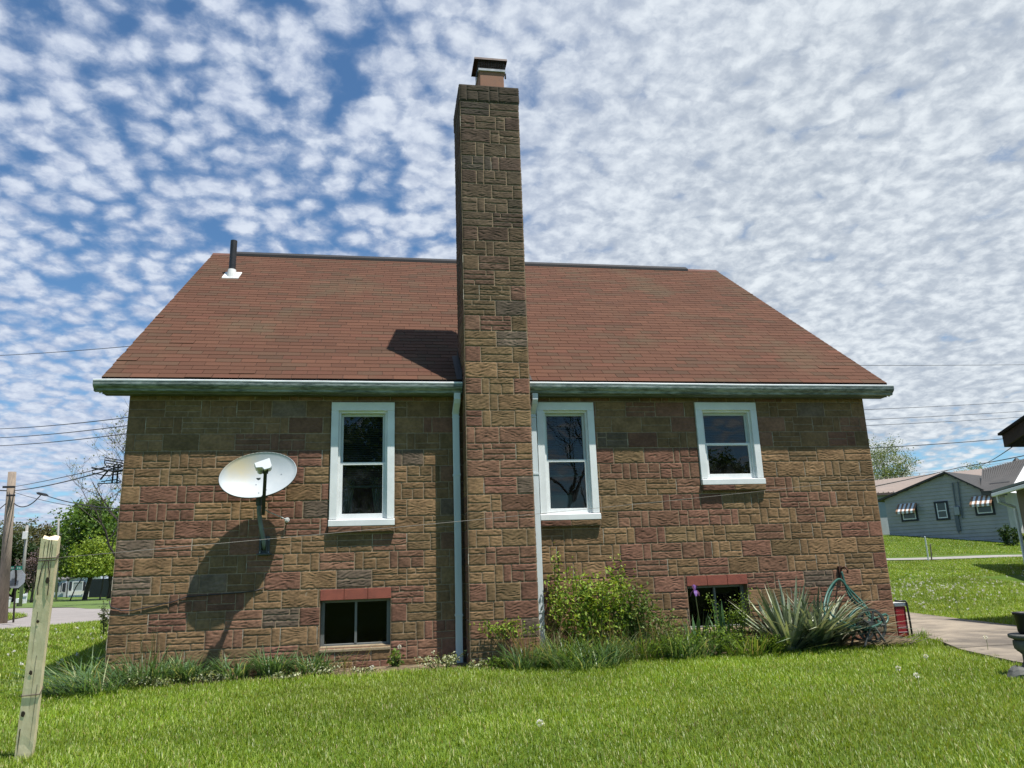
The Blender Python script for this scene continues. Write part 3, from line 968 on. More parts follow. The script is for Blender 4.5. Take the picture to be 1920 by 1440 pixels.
def build_roof():
    r = random.Random(5)
    n = Vector((0, -RS, 1)).normalized()          # up-slope normal faces -y
    L = math.hypot(RIDGE_Y - EAVE_Y, RIDGE_Z - EAVE_Z)
    sy, sz = (RIDGE_Y - EAVE_Y) / L, (RIDGE_Z - EAVE_Z) / L
    sag = lambda x, s: -0.018 * math.sin(math.pi * (x - RX0) / (RX1 - RX0)) * math.sin(math.pi * min(1, s / L))
    def P(x, s, h):
        hh = h + sag(x, s)
        return (x, EAVE_Y + s * sy + n.y * hh, EAVE_Z + s * sz + n.z * hh)
    hole = lambda x0, x1, s0, s1: x0 < CX1 and x1 > CX0 and (EAVE_Y + s0 * sy) < CY1 - 0.02
    ex = 0.1275
    rows = int(L / ex) + 1
    bb = B()
    for i in range(rows):
        s0 = i * ex
        s1 = min(s0 + ex + 0.02, L)
        off = (0.1525 if i % 2 else 0.0) + 0.02 * r.uniform(-1, 1) + (0.05 if i % 6 > 3 else 0)
        x = RX0 - off
        dy = r.uniform(-0.002, 0.002)
        rowk = r.uniform(0.93, 1.06)
        tint3 = 1.0
        j = 0
        while x < RX1:
            if j % 3 == 0:
                tint3 = r.uniform(0.90, 1.08)
            a, c = max(x, RX0), min(x + 0.305 - 0.005, RX1)
            j += 1
            x += 0.305
            if c - a < 0.02:
                continue
            segs = [(a, c)]
            if EAVE_Y + s0 * sy < CY1 - 0.01:
                segs = []
                if a < CX0 - .004: segs.append((a, min(c, CX0 - .004)))
                if c > CX1 + .004: segs.append((max(a, CX1 + .004), c))
            for p, q in segs:
                if q - p < 0.015:
                    continue
                k = tint3 * rowk * r.uniform(0.90, 1.10)
                g = r.random()
                col = np.array((0.110, 0.050, 0.030)) if g < 0.7 else (np.array((0.094, 0.051, 0.031)) if g < 0.93 else np.array((0.116, 0.050, 0.031)))
                col = tuple(col * k)
                lift = 0.0068 + r.uniform(0, 0.0015) + (0.006 if r.random() < 0.006 else 0)
                j0, j1 = r.uniform(-.0022, .0022), r.uniform(-.0022, .0022)
                t0, t1 = P(p, s0 + dy + j0, lift), P(q, s0 + dy + j1, lift)
                u0, u1 = P(p, s1, 0.0025), P(q, s1, 0.0025)
                b0, b1 = P(p, s0 + dy + j0, 0.0015), P(q, s0 + dy + j1, 0.0015)
                bb.add([t0, t1, u1, u0], [(0, 1, 2, 3)], col)
                bb.add([b0, b1, t1, t0], [(0, 1, 2, 3)], col)
                bb.add([P(p, s1, 0), b0, t0, u0], [(0, 1, 2, 3)], col)
                bb.add([b1, P(q, s1, 0), u1, t1], [(0, 1, 2, 3)], col)
    # stains: patchy lichen is in the material
    m, g, p, out = principled('weathered shingle')
    at_ = g.n('ShaderNodeAttribute', attribute_name='Col').outputs['Color']
    tc = g.n('ShaderNodeTexCoord').outputs['Object']
    gr = g.noise(tc, 160.0, 2.0, 0.7).outputs[0]
    st = g.noise(g.n('ShaderNodeMapping', {'Vector': tc, 'Scale': (1, 0.5, 0.5)}).outputs[0], 1.1, 5.0, 0.62).outputs[0]
    st2 = g.noise(tc, 3.2, 5.0, 0.62).outputs[0]
    c = g.mix(g.mapr(st, 0.50, 0.72, 0, 0.45), at_, (0.105, 0.082, 0.048))
    c = g.mix(g.mapr(st2, 0.55, 0.75, 0, 0.35), c, (0.085, 0.050, 0.038))
    c = g.mix(g.mapr(gr, 0.3, 0.7, 0.0, 0.5), c, g.mix(1.0, c, (0.55, 0.55, 0.55), 'MULTIPLY'))
    g.t.links.new(c, p.inputs['Base Color'])
    p.inputs['Roughness'].default_value = 0.92
    p.inputs['Specular IOR Level'].default_value = 0.22
    bmp = g.n('ShaderNodeBump', {'Strength': 0.8, 'Distance': 0.0011, 'Height': gr})
    g.t.links.new(bmp.outputs[0], p.inputs['Normal'])
    roof = bb.make('roof', m, house, recalc=False)
    # deck under the shingles (front slope split round the chimney) and the rear slope
    dk = B()
    def slab(x0, x1, s0, s1, t=0.022):
        a, b_, c_, d_ = P(x0, s0, -0.004), P(x1, s0, -0.004), P(x1, s1, -0.004), P(x0, s1, -0.004)
        dk.add([a, b_, c_, d_] + [(q[0], q[1], q[2] - t) for q in (a, b_, c_, d_)],
               [(0, 1, 2, 3), (7, 6, 5, 4), (0, 4, 5, 1), (1, 5, 6, 2), (2, 6, 7, 3), (3, 7, 4, 0)])
    sc_ = (CY1 - EAVE_Y) / sy
    for x0, x1, s0, s1 in ((RX0, CX0 - .003, 0, sc_), (CX1 + .003, RX1, 0, sc_), (RX0, RX1, sc_, L)):
        nn = max(1, int((x1 - x0) / 0.8))
        ns = max(1, int((s1 - s0) / 0.6))
        for i in range(nn):
            for j in range(ns):
                slab(x0 + (x1 - x0) * i / nn, x0 + (x1 - x0) * (i + 1) / nn, s0 + (s1 - s0) * j / ns, s0 + (s1 - s0) * (j + 1) / ns)
    yb = D_ + 0.17
    zb = EAVE_Z
    dk.add([(RX0, RIDGE_Y, RIDGE_Z - .03), (RX1, RIDGE_Y, RIDGE_Z - .03), (RX1, yb, zb), (RX0, yb, zb)], [(0, 3, 2, 1)])
    dk.make('roof_deck', M_dark, roof)
    rv = B()   # ridge vent and ridge cap shingles
    def ridge(x0, x1, hh, w):
        k = max(2, int((x1 - x0) / .5))
        for i in range(k):
            a, c = x0 + (x1 - x0) * i / k, x0 + (x1 - x0) * (i + 1) / k
            za = RIDGE_Z + sag(a, L * .5) * 0.3; zc = RIDGE_Z + sag(c, L * .5) * .3
            V = []
            for x, z in ((a, za), (c, zc)):
                V += [(x, RIDGE_Y - w, z - w * RS + hh * .2), (x, RIDGE_Y - w, z - w * RS + hh), (x, RIDGE_Y, z + hh), (x, RIDGE_Y + w, z - w * RS + hh), (x, RIDGE_Y + w, z - w * RS)]
            rv.add(V, [(0, 5, 6, 1), (1, 6, 7, 2), (2, 7, 8, 3), (3, 8, 9, 4)] + ([(0, 1, 2, 3, 4)] if i == 0 else []) + ([(5, 6, 7, 8, 9)] if i == k - 1 else []))
    ridge(0.12, 9.16, 0.062, 0.11)
    rv.make('ridge_vent', mat('black vent', (0.018, 0.017, 0.018), 0.7, 0.3), roof)
    rv = B()
    ridge(RX0, 0.12, 0.018, 0.12); ridge(9.16, RX1, 0.018, 0.12)
    rv.make_each('ridge_cap', mat('ridge shingle', (0.13, 0.058, 0.04), 0.9, 0.3, 20.0), roof)
    # rake boards and drip edge
    rk = B()
    for x0, x1 in ((RX0 - .012, RX0 + .012), (RX1 - .012, RX1 + .012)):
        a, c = P(x0, 0, 0), P(x0, L, 0)
        rk.obox((x0, a[1], a[2] - .19), (x1 - x0, 0, 0), (0, c[1] - a[1], c[2] - a[2]), (0, 0, 0.16))
    rk.make_each('rake_board', mat('rake trim', (0.62, 0.62, 0.60), 0.6, 0.2), roof)
    # plumbing vent with white boot
    bx, by = 0.345, 3.36
    bz = EAVE_Z + RS * (by - EAVE_Y)
    pts = [(-.135, -.11), (.135, -.11), (.135, .17), (-.135, .17)]
    q = B()
    top = [(bx + u, by + v, bz + RS * v + 0.02) for u, v in pts]
    q.add(top + [(x, y, z - .016) for x, y, z in top], [(0, 1, 2, 3), (7, 6, 5, 4), (0, 4, 5, 1), (1, 5, 6, 2), (2, 6, 7, 3), (3, 7, 4, 0)])
    q.tube([(bx, by, bz - .05), (bx, by, bz + .12)], [0.085, 0.066], 16)
    fl = q.make('flashing', mat('white flashing', (0.72, 0.72, 0.70), 0.6, 0.2), roof)
    B().tube([(bx, by, bz - .1), (bx + .004, by, bz + .66)], 0.056, 18).make('vent_pipe', mat('black pipe', (0.022, 0.022, 0.024), 0.45, 0.3), roof, smooth=False)
    return roof


roof_o = build_roof()

# fascia, soffit, gutters, downspouts
b = B()
for x0, x1 in ((RX0 + .012, CX0 - .003), (CX1 + .003, RX1 - .012)):
    b.box(x0, -0.142, 3.20, x1, -0.12, EAVE_Z - .02)
b.make_each('fascia', M_fascia, house)
b = B()
for x0, x1 in ((RX0 + .012, CX0 - .003), (CX1 + .003, RX1 - .012)):
    b.box(x0, -0.119, 3.205, x1, -0.001, 3.22)
b.make_each('soffit', mat('soffit paint', (0.10, 0.11, 0.10), 0.8, 0.3), house)


def gutter(x0, x1, seed):
    r = random.Random(seed)
    prof = [(-.146, 3.325), (-.146, 3.222), (-.150, 3.214), (-.206, 3.214), (-.212, 3.221), (-.216, 3.240), (-.232, 3.252), (-.250, 3.268), (-.258, 3.286), (-.260, 3.326)]
    inner = [(y + .004 if y < -.2 else y - .003, z + (.004 if z < 3.23 else 0)) for y, z in prof[::-1]]
    n = max(2, int((x1 - x0) / .25))
    xs = np.linspace(x0, x1, n + 1)
    w = [0.004 * math.sin(x * 1.1 + seed) + r.uniform(-.0012, .0012) for x in xs]
    V, Fc = [], []
    loop = prof + inner
    m = len(loop)
    for x, dz in zip(xs, w):
        V += [(x, y, z + dz) for y, z in loop]
    for i in range(n):
        for k in range(m):
            k2 = (k + 1) % m
            Fc.append((i * m + k, i * m + k2, (i + 1) * m + k2, (i + 1) * m + k))
    bb = B().add(V, Fc)
    # end caps
    for x in (x0, x1):
        bb.add([(x + (-.002 if x == x0 else .002), y, z) for y, z in prof], [tuple(range(len(prof)))])
    g = bb.make('gutter', M_gutter, house)
    V, Fc = [], []
    for x, dz in zip(xs, w):
        V += [(x, y, z + dz) for y, z in ((-.263, 3.324), (-.265, 3.338), (-.262, 3.345), (-.244, 3.346), (-.244, 3.341), (-.258, 3.338))]
    for i in range(n):
        for k in range(6):
            k2 = (k + 1) % 6
            Fc.append((i * 6 + k, i * 6 + k2, (i + 1) * 6 + k2, (i + 1) * 6 + k))
    Fc += [tuple(range(6)), tuple(n * 6 + k for k in range(6))]
    B().add(V, Fc).make('gutter_lip', M_lip, g)
    return g


gutter(-0.325, 3.928, 1)
gutter(4.766, 9.862, 2)


def downspout(x, w, zb, seed):
    """flat rectangular pipe: outlet under the gutter, offset elbow back to the wall, long drop"""
    bb = B()
    d = 0.055
    path = [(x + .01, -.185, 3.215), (x + .01, -.185, 3.135), (x + .006, -.16, 3.095), (x, -.085, 3.02), (x - .002, -.06, 2.985), (x, -.058, 2.90), (x + .003, -.058, 1.4), (x, -.058, zb + .03), (x, -.06, zb)]
    ring = []
    for i, (px, py, pz) in enumerate(path):
        hw = w / 2
        if i in (3, 4):
            t = Vector((0, .5, -.6)).normalized()
        elif i == 2:
            t = Vector((0, .35, -.8)).normalized()
        else:
            t = Vector((0, 0, -1))
        nrm = Vector((0, t.z, -t.y)).normalized() * d / 2
        c = .006
        ring.append([(px + sx * hw, py + sy_ * nrm.y, pz + sy_ * nrm.z) for sx, sy_ in ((-1 + c / hw, -1), (1 - c / hw, -1), (1, -.75), (1, .75), (1 - c / hw, 1), (-1 + c / hw, 1), (-1, .75), (-1, -.75))])
    V = [p for q in ring for p in q]
    Fc = []
    for i in range(len(ring) - 1):
        for k in range(8):
            k2 = (k + 1) % 8
            Fc.append((i * 8 + k, i * 8 + k2, (i + 1) * 8 + k2, (i + 1) * 8 + k))
    bb.add(V, Fc)
    for z in (2.985, 2.93):
        bb.box(x - w / 2 - .003, -.09, z, x + w / 2 + .003, -.03, z + .012)
    dsp = bb.make('downspout', M_down, house)
    st = B()
    for z in (2.2, 0.55):
        st.box(x - w / 2 - .004, -.092, z, x + w / 2 + .004, -.0005, z + .025)
    st.make_each('strap', M_down, dsp)


downspout(3.857, 0.083, 0.0, 1)
downspout(4.84, 0.075, 0.12, 2)

# ------------------------------------------------------------------ things on the house
def build_dish():
    t = thing('satellite_dish', 'white oval satellite dish on a curved pipe bracket left of the tall window', 'satellite dish', (1.61, 0, 1.37))
    c = np.array([1.5642, -.3521, 2.2089])
    az, el, tw = .1193, .3136, .2258
    n = np.array([math.sin(az) * math.cos(el), -math.cos(az) * math.cos(el), math.sin(el)])
    h = np.cross((0, 0, 1), n); h /= np.linalg.norm(h)
    v = np.cross(n, h)
    u1, u2 = h * math.cos(tw) + v * math.sin(tw), -h * math.sin(tw) + v * math.cos(tw)
    A, Bb = .418, .273
    V, Fc = [], []
    nr, na = 10, 56
    prof = [(i / nr, 0.075 * ((i / nr) ** 2 - 1)) for i in range(nr + 1)]
    prof += [(1.012, 0.006), (1.02, 0.0), (1.016, -0.012), (0.985, -0.014)]
    prof += [(i / nr, 0.075 * ((i / nr) ** 2 - 1) - 0.010) for i in range(nr - 1, -1, -1)]
    for rr, dd in prof:
        for k in range(na):
            w = 2 * math.pi * k / na
            V.append(c + n * dd + rr * (A * math.cos(w) * u1 + Bb * math.sin(w) * u2))
    for i in range(len(prof) - 1):
        for k in range(na):
            k2 = (k + 1) % na
            Fc.append((i * na + k, i * na + k2, (i + 1) * na + k2, (i + 1) * na + k))
    m, g, p, out = principled('dish paint')
    tc = g.n('ShaderNodeTexCoord').outputs['Object']
    # rusty yellow stain along the upper left of the reflector
    so = c - np.array(ORG[t.name]) - A * .42 * u1 + Bb * .62 * u2
    d = g.n('ShaderNodeVectorMath', {0: tc, 1: tuple(so)}, operation='DISTANCE').outputs['Value']
    nz = g.noise(tc, 9.0, 5.0, 0.65).outputs[0]
    f = g.mapr(g.math('ADD', d, g.math('MULTIPLY', nz, 0.22)), 0.12, 0.40, 0.9, 0.0)
    base = g.mix(g.mapr(g.noise(tc, 5.0, 5.0, .6).outputs[0], .35, .7), (0.38, 0.42, 0.44), (0.44, 0.47, 0.48))
    g.t.links.new(g.mix(f, base, (0.50, 0.43, 0.27)), p.inputs['Base Color'])
    p.inputs['Roughness'].default_value = 0.5
    refl = link_mesh('reflector', V, Fc, m, t, smooth=True, recalc=True)
    rm = B()
    rm.tube([c - n * .006 + 1.012 * (A * math.cos(w) * u1 + Bb * math.sin(w) * u2) for w in np.linspace(0, 2 * math.pi, 57)], 0.007, 6, cap=False)
    rm.make('rim', mat('dark rim', (0.05, 0.055, 0.055), 0.5, 0.2), refl, smooth=True)
    M_gr = mat('dark grey paint', (0.075, 0.088, 0.092), 0.5, 0.3, 9.0)
    base_p = np.array((1.615, 0.0, 1.37))
    mast = B()
    mast.tube([base_p + (0, -.03, .02), base_p + (0.0, -.07, .10), base_p + (-.035, -.15, .30), base_p + (-.05, -.20, .43), base_p + (-.05, -.215, .62)], 0.026, 12)
    mo = mast.make('mast', mat('grey mast paint', (0.19, 0.225, 0.235), 0.45, 0.3, 8.0), t, smooth=True)
    ft = B()
    ft.box(base_p[0] - .06, -.022, base_p[2] - .06, base_p[0] + .06, -.002, base_p[2] + .16)
    ft.box(base_p[0] - .035, -.075, base_p[2] - .03, base_p[0] - .028, -.02, base_p[2] + .12)
    ft.box(base_p[0] + .028, -.075, base_p[2] - .03, base_p[0] + .035, -.02, base_p[2] + .12)
    ft.box(base_p[0] - .075, -.085, base_p[2] - .05, base_p[0] + .085, -.002, base_p[2] - .035)
    ft.make('foot_plate', M_gr, t, bevel=0.003)
    bolts = B()
    for dz in (-.02, .12):
        for dx in (-.047, .047):
            bolts.tube([(base_p[0] + dx, -.03, base_p[2] + dz), (base_p[0] + dx, -.02, base_p[2] + dz)], .009, 6)
    bolts.make_each('bolt', M_galv, t)
    # clamp behind the reflector and feed arm with its receiver head
    low = c - u2 * Bb * .95 + n * -.02
    cl = B()
    mt = base_p + np.array((-.05, -.215, .62))
    cl.tube([mt - (0, 0, .12), mt + (0, .0, .06)], 0.036, 10)
    cl.obox(mt + (-.09, -.03, -.03), (.18, 0, 0), (0, .05, 0), (0, 0, .06))
    cl.tube([mt + (0, -.02, .02), c - n * .085], 0.03, 8)
    cl.make('clamp', M_gr, t)
    lnb = np.array([1.70, -.735, 2.262])
    arm0 = np.array([1.618, -.235, 1.775])
    arm = B()
    dr = lnb - arm0; dr /= np.linalg.norm(dr)
    sd = np.cross(dr, (0, 0, 1)); sd /= np.linalg.norm(sd)
    upv = np.cross(sd, dr)
    arm.obox(arm0 - sd * .019 - upv * .025, sd * .038, upv * .05, dr * (np.linalg.norm(lnb - arm0) - .04))
    arm.obox(arm0 + dr * (np.linalg.norm(lnb - arm0) - .10) - sd * .03 - upv * .03, sd * .06, upv * .045, dr * .08)
    arm.make('feed_arm', mat('black arm paint', (0.03, 0.035, 0.036), 0.5, 0.3), t, bevel=0.003)
    hd = B()
    lf = n * -1.0
    hd.extrude([lnb + u1 * a * 1.2 + u2 * b_ * 1.45 for a, b_ in ((-.095, .035), (.045, .055), (.05, -.015), (.035, -.03), (-.02, -.035), (-.035, -.012), (-.088, -.006))], (0, 0, 0), lf * .085)
    lh = hd.make('receiver_head', mat('pale head plastic', (0.60, 0.63, 0.64), 0.45, 0.08), t, bevel=0.004)
    hn = B()
    for a in (-.06, .0):
        q = lnb + u1 * a + lf * .085
        hn.tube([q, q + lf * .05], [.026, .034], 12)
    hn.make_each('feed_horn', mat('horn cap', (0.5, 0.52, 0.5), 0.5, 0.1), lh)
    s = B()
    for a, b_ in ((-.08, -.78), (.13, -.70), (-.10, -.32), (.60, -.1)):
        q = c + A * a * u1 + Bb * b_ * u2
        rr = a * a + b_ * b_
        q = q + n * 0.075 * (rr - 1)
        s.tube([q + n * .001, q + n * .005], .007, 8)
    s.make_each('bolt', M_galv, t)
    # cable loop to a white insulator on the wall
    ins = np.array((1.862, -.05, 1.711))
    w = B()
    w.tube([mt + (0.03, 0, -.14), mt + (.10, .06, -.19), ins + (-.06, -.01, .03), ins], 0.006, 6)
    w.make('cable', mat('grey cable', (0.4, 0.42, 0.42), 0.5, 0.2), t)
    ring = B()
    for k, rad in enumerate((.024, .014)):
        ring.tube([ins + np.array((rad * math.cos(a), -.012 * k, rad * math.sin(a))) for a in np.linspace(0, 6.283, 21)], .0045, 6, cap=False)
    ring.tube([ins + (0, .06, 0), ins + (0, -.02, 0)], .008, 6)
    ring.make('insulator', mat('white ceramic', (0.75, 0.75, 0.73), 0.3, 0.1), t)


build_dish()


def build_antenna():
    c = np.array((-0.16, 1.0, 3.02))
    c = at(196, 882, 11.0)
    t = thing('tv_antenna', 'black looped television antenna sticking out past the left corner of the brick house', 'antenna', tuple(c))
    def P(x, y, dd=0.0):
        return at(x, y, 11.0 + dd)
    bm = B()
    bm.tube([P(214, 884), P(200, 882), P(172, 877)], .014, 6)
    bm.tube([P(262, 878), P(214, 884)], .02, 6)
    bm.make('boom', M_black, t)
    e = B()
    def loop(pts, r=.008):
        e.tube([P(*p) for p in pts], r, 6)
    loop([(231, 864), (197, 858), (196, 868), (200, 875), (228, 884)])
    loop([(230, 868), (198, 863)]); loop([(229, 873), (199, 868)]); loop([(228, 878), (201, 873)])
    loop([(196, 876), (173, 882), (173, 887), (200, 892), (226, 888)])
    loop([(205, 880), (188, 899)], .012); loop([(190, 903), (218, 899), (226, 903)]); loop([(214, 872), (210, 905)], .012)
    loop([(222, 871), (219, 906)], .012); loop([(226, 905), (183, 907)])
    e.make('element', M_black, t)


build_antenna()

# ------------------------------------------------------------------ posts, wires, poles
M_postwood = mat('pale treated wood', (0.90, 0.76, 0.52), 0.9, 0.20, 7.0, col2=(0.76, 0.61, 0.38), bump=0.0008, bscale=26.0, stretch=(7, 7, 0.7))


def build_post():
    base, top = on(46, 1416, 2, 0.0), None
    dep = (base - CAM) @ FW
    top = at(96, 1008, dep * 1.005)
    t = thing('wooden_post', 'leaning pale weathered wooden post standing in the lawn with wire round its top', 'post', tuple(base))
    ax = top - base
    L = np.linalg.norm(ax); ax /= L
    vw = (base - CAM) * [1, 1, 0]; vw /= np.linalg.norm(vw)
    vw = vw + .16 * np.array((vw[1], -vw[0], 0))
    rt = np.cross(vw, ax); rt /= np.linalg.norm(rt)
    fr = np.cross(ax, rt)
    r = random.Random(3)
    n = 26
    V, Fc = [], []
    w, d = .047, .047
    sec = [(-1, -1), (-.35, -1.03), (.35, -1.03), (1, -1), (1.02, 0), (1, 1), (0, 1), (-1, 1), (-1.02, 0)]
    for i in range(n + 1):
        f = i / n
        k = 1.0 + .05 * math.sin(f * 9) * .5
        tp = 1.0 if f > .12 else 0.80 + f / .12 * .2
        for a, b_ in sec:
            V.append(base + ax * (L * f - .15 * (1 - f)) + rt * w * a * k * tp * (1 + r.uniform(-.02, .02)) - fr * d * b_ * k * (1 + r.uniform(-.02, .02))
                     + (ax * r.uniform(-.012, .012) if i == n else 0))
    m = len(sec)
    for i in range(n):
        for k in range(m):
            k2 = (k + 1) % m
            Fc.append((i * m + k, i * m + k2, (i + 1) * m + k2, (i + 1) * m + k))
    Fc.append(tuple(n * m + k for k in range(m)))
    link_mesh('shaft', V, Fc, M_postwood, t, recalc=True)
    kn = B()
    M_knot = mat('dark knot', (0.07, 0.05, 0.035), 0.9, 0.3)
    yv = fr if (fr @ (CAM - base)) > 0 else -fr
    def face(u, f, off=.001):
        return base + ax * (L * f - .15 * (1 - f)) + rt * w * u + yv * (d * 1.03 + off)
    for u, f, ra in ((.35, .83, .014), (-.3, .45, .011), (-.6, .28, .013), (.2, .05, .01), (-.2, .66, .008)):
        q = face(u, f)
        kn.add([q + ra * (math.cos(w_) * rt + 1.5 * math.sin(w_) * ax) * r.uniform(.75, 1.1) for w_ in np.linspace(0, 6.283, 13)[:-1]], [tuple(range(12))])
    for u, f0, f1, ww in ((-.1, .80, .995, .002), (.25, .86, 1.0, .002), (.55, .75, .98, .0016), (-.55, .82, .99, .0016), (-.75, .10, .22, .003), (.05, .30, .52, .0012), (-.4, .5, .7, .0012), (.6, .15, .4, .0014)):
        a, c_ = face(u, f0), face(u + r.uniform(-.1, .1), f1)
        kn.quad(a - rt * ww * .3, a + rt * ww * .3, c_ + rt * ww, c_ - rt * ww)
    kn.make('crack', M_knot, t, recalc=False)
    wi = B()
    for f in (.915, .925, .36):
        ring = []
        for a, b_ in ((-1, -1), (1, -1), (1, 1), (-1, 1), (-1, -1)):
            ring.append(base + ax * (L * f - .15 * (1 - f)) + rt * w * 1.08 * a + fr * d * 1.08 * b_ + ax * .004 * (a + b_))
        wi.tube(ring, .003, 5)
    for u in (-.55, .5):
        wi.tube([face(u * .3, .915, .006), face(u, .86, .012), face(u * 1.2, .80, .008), face(u * 1.1, .77, .004)], .0028, 5)
    wi.make_each('tie_wire', mat('rusty wire', (0.09, 0.065, 0.05), 0.7, 0.3), t)
    return base + ax * (L * .918 - .015) + rt * w


wire_a = build_post()


def wire(p, q, sag, r, label, group=None, n=26, m=None):
    p, q = np.array(p, float), np.array(q, float)
    pts = [p + (q - p) * t - np.array((0, 0, 1)) * sag * 4 * t * (1 - t) for t in np.linspace(0, 1, n)]
    o = B().tube(pts, r, 5).make('wire', m or M_wire, None, smooth=True)
    o['label'] = label
    o['category'] = 'wire'
    if group:
        o['group'] = group
    return o


wire(wire_a, at(2000, 852, 12.0), 0.06, .0019, 'thin bare wire strung from the leaning post across the front of the house',
     m=mat('bare wire', (0.20, 0.18, 0.16), 0.5, 0.2))

M_polewood = mat('grey pole wood', (0.30, 0.24, 0.19), 0.95, 0.35, 5.0, bump=0.0015, bscale=20.0, stretch=(6, 6, .6))
PB, PT = at(3, 1168, 21.8), at(23, 885, 21.8)
PB = PB.copy(); PB[2] = float(terr(PB[0], PB[1])) - .1


def pole(name, base, top, r0, r1, label, m):
    t = thing(name, label, 'pole', tuple(base))
    B().tube([base, base * .5 + top * .5, top], [r0, (r0 + r1) / 2, r1], 14).make('shaft', m, t, smooth=True)
    return t


up = pole('utility_pole', PB, PT, .155, .105, 'weathered brown wooden utility pole at the left edge carrying black cables', M_polewood)
hw = B()
q = PB + (PT - PB) * .9
hw.box(q[0] - .16, q[1] - .16, q[2] - .03, q[0] + .16, q[1] - .13, q[2] + .03)
hw.tube([q + (0, -.2, -.25), q + (.22, -.2, -.25)], .03, 6)
hw.make_each('bracket', M_black, up)
attach_l = PT * .88 + PB * .12
attach_m = PT * .80 + PB * .20
Z3 = lambda d: np.array((0, 0, d))
hs = lambda x, y: on(x, y, 0, -0.004)
wire(attach_l + (.1, 0, 0), on(236, 872, 1, 2.5), .06, .012, 'upper taut black cable from the utility pole to the left end of the brick house', 'cables on the utility pole')
wire(attach_l + (.1, 0, .12), on(236, 868, 1, 2.6), .02, .008, 'faint thin line just above the taut black cable at the utility pole', 'cables on the utility pole')
cs = at(78, 926, 21.0)
wire(attach_m + (.1, 0, 0), cs, .22, .015, 'short sagging black cable between utility pole and its dark splice case', 'cables on the utility pole')
wire(cs, at(262, 955, 14.0), .10, .012, 'lower black cable running from the splice case to the house corner', 'cables on the utility pole')
wire(attach_l + (.1, 0, -.05), at(262, 962, 15.0), .10, .007, 'thin slanting line crossing between the two black cables by the pole', 'cables on the utility pole')
d = (at(90, 929, 20.8) - at(69, 924, 21.2))
spc = B().tube([at(69, 924, 21.2), at(72, 925, 21.1), at(86, 928, 20.85), at(90, 929, 20.8)], [.015, .038, .038, .015], 10).make('splice_case', M_black, None)
tag(spc, 'black tubular splice case hanging in the cable near the utility pole', 'splice case')
wire(attach_m - (.1, 0, 0), at(-60, 990, 14.0), .05, .015, 'thick black guy cable running down to the left from the utility pole', 'cables on the utility pole')
wire(attach_l - (.1, 0, 0), at(-80, 912, 18.0), .02, .017, 'black cable leaving the utility pole past the left edge', 'cables on the utility pole')
for (ya, yb, lab) in ((800, 781, 'topmost of the three thin service wires left of the house wall'), (817, 796, 'middle of the three thin service wires left of the house wall'),
                      (832, 811, 'lowest of the three thin service wires left of the house wall')):
    wire(at(-60, ya + 5, 20.0), on(262, yb - 1, 1, 3.0), .06, .008, lab, 'service wires left of the house')
wire(at(-60, 669, 24.0), on(330, 641, 1, 9.0), .05, .009, 'single thin wire high in the sky left of the roof')
for (xa, ya, xb, yb, lab, rr) in ((1600, 769, 1960, 750, 'highest of the faint wires right of the house below the eaves', .006), (1600, 788, 1960, 768, 'second of the faint wires right of the house', .006),
                                  (1600, 799, 1960, 779, 'third of the faint wires right of the house', .006)):
    wire(at(xa, ya, 17.0), at(xb, yb, 24.0), .02, rr, lab, 'wires right of the house')
wire(at(1600, 842, 17.0), at(1890, 822, 22.0), .02, .010, 'bolder wire crossing blue sky above the round green tree', 'wires right of the house')
wire(at(1560, 685, 22.0), at(1980, 683, 34.0), .02, .008, 'single faint wire high against cloud right of the roof slope')
wire(at(1600, 920, 16.0), at(1800, 876, 26.0), .02, .012, 'wire rising across the tan roof to the gable peak of the grey house', 'wires over the grey house')
wire(at(1800, 876, 26.0), at(1960, 846, 20.0), .02, .014, 'wire rising to the right from above the grey gable', 'wires over the grey house')
wire(at(1838, 873, 26.0), at(1898, 838, 11.8), .03, .008, 'short slanting wire running up to the dark eave corner', 'wires over the grey house')

o = B().tube([on(x, y, 1, -.02) for x, y in ((205, 1127), (207, 1138), (228, 1145), (246, 1145), (290, 1136), (322, 1129), (350, 1119), (400, 1115), (453, 1111), (478, 1108), (495, 1102))], .006, 6).make('wall_cable', M_wire, None, smooth=True)
tag(o, 'black cable stapled along the block wall behind the shadow of the satellite dish', 'cable')

# ------------------------------------------------------------------ street corner on the left
M_sign_back = mat('bare sign metal', (0.42, 0.45, 0.48), 0.45, 0.15, 6.0, metal=0.3)


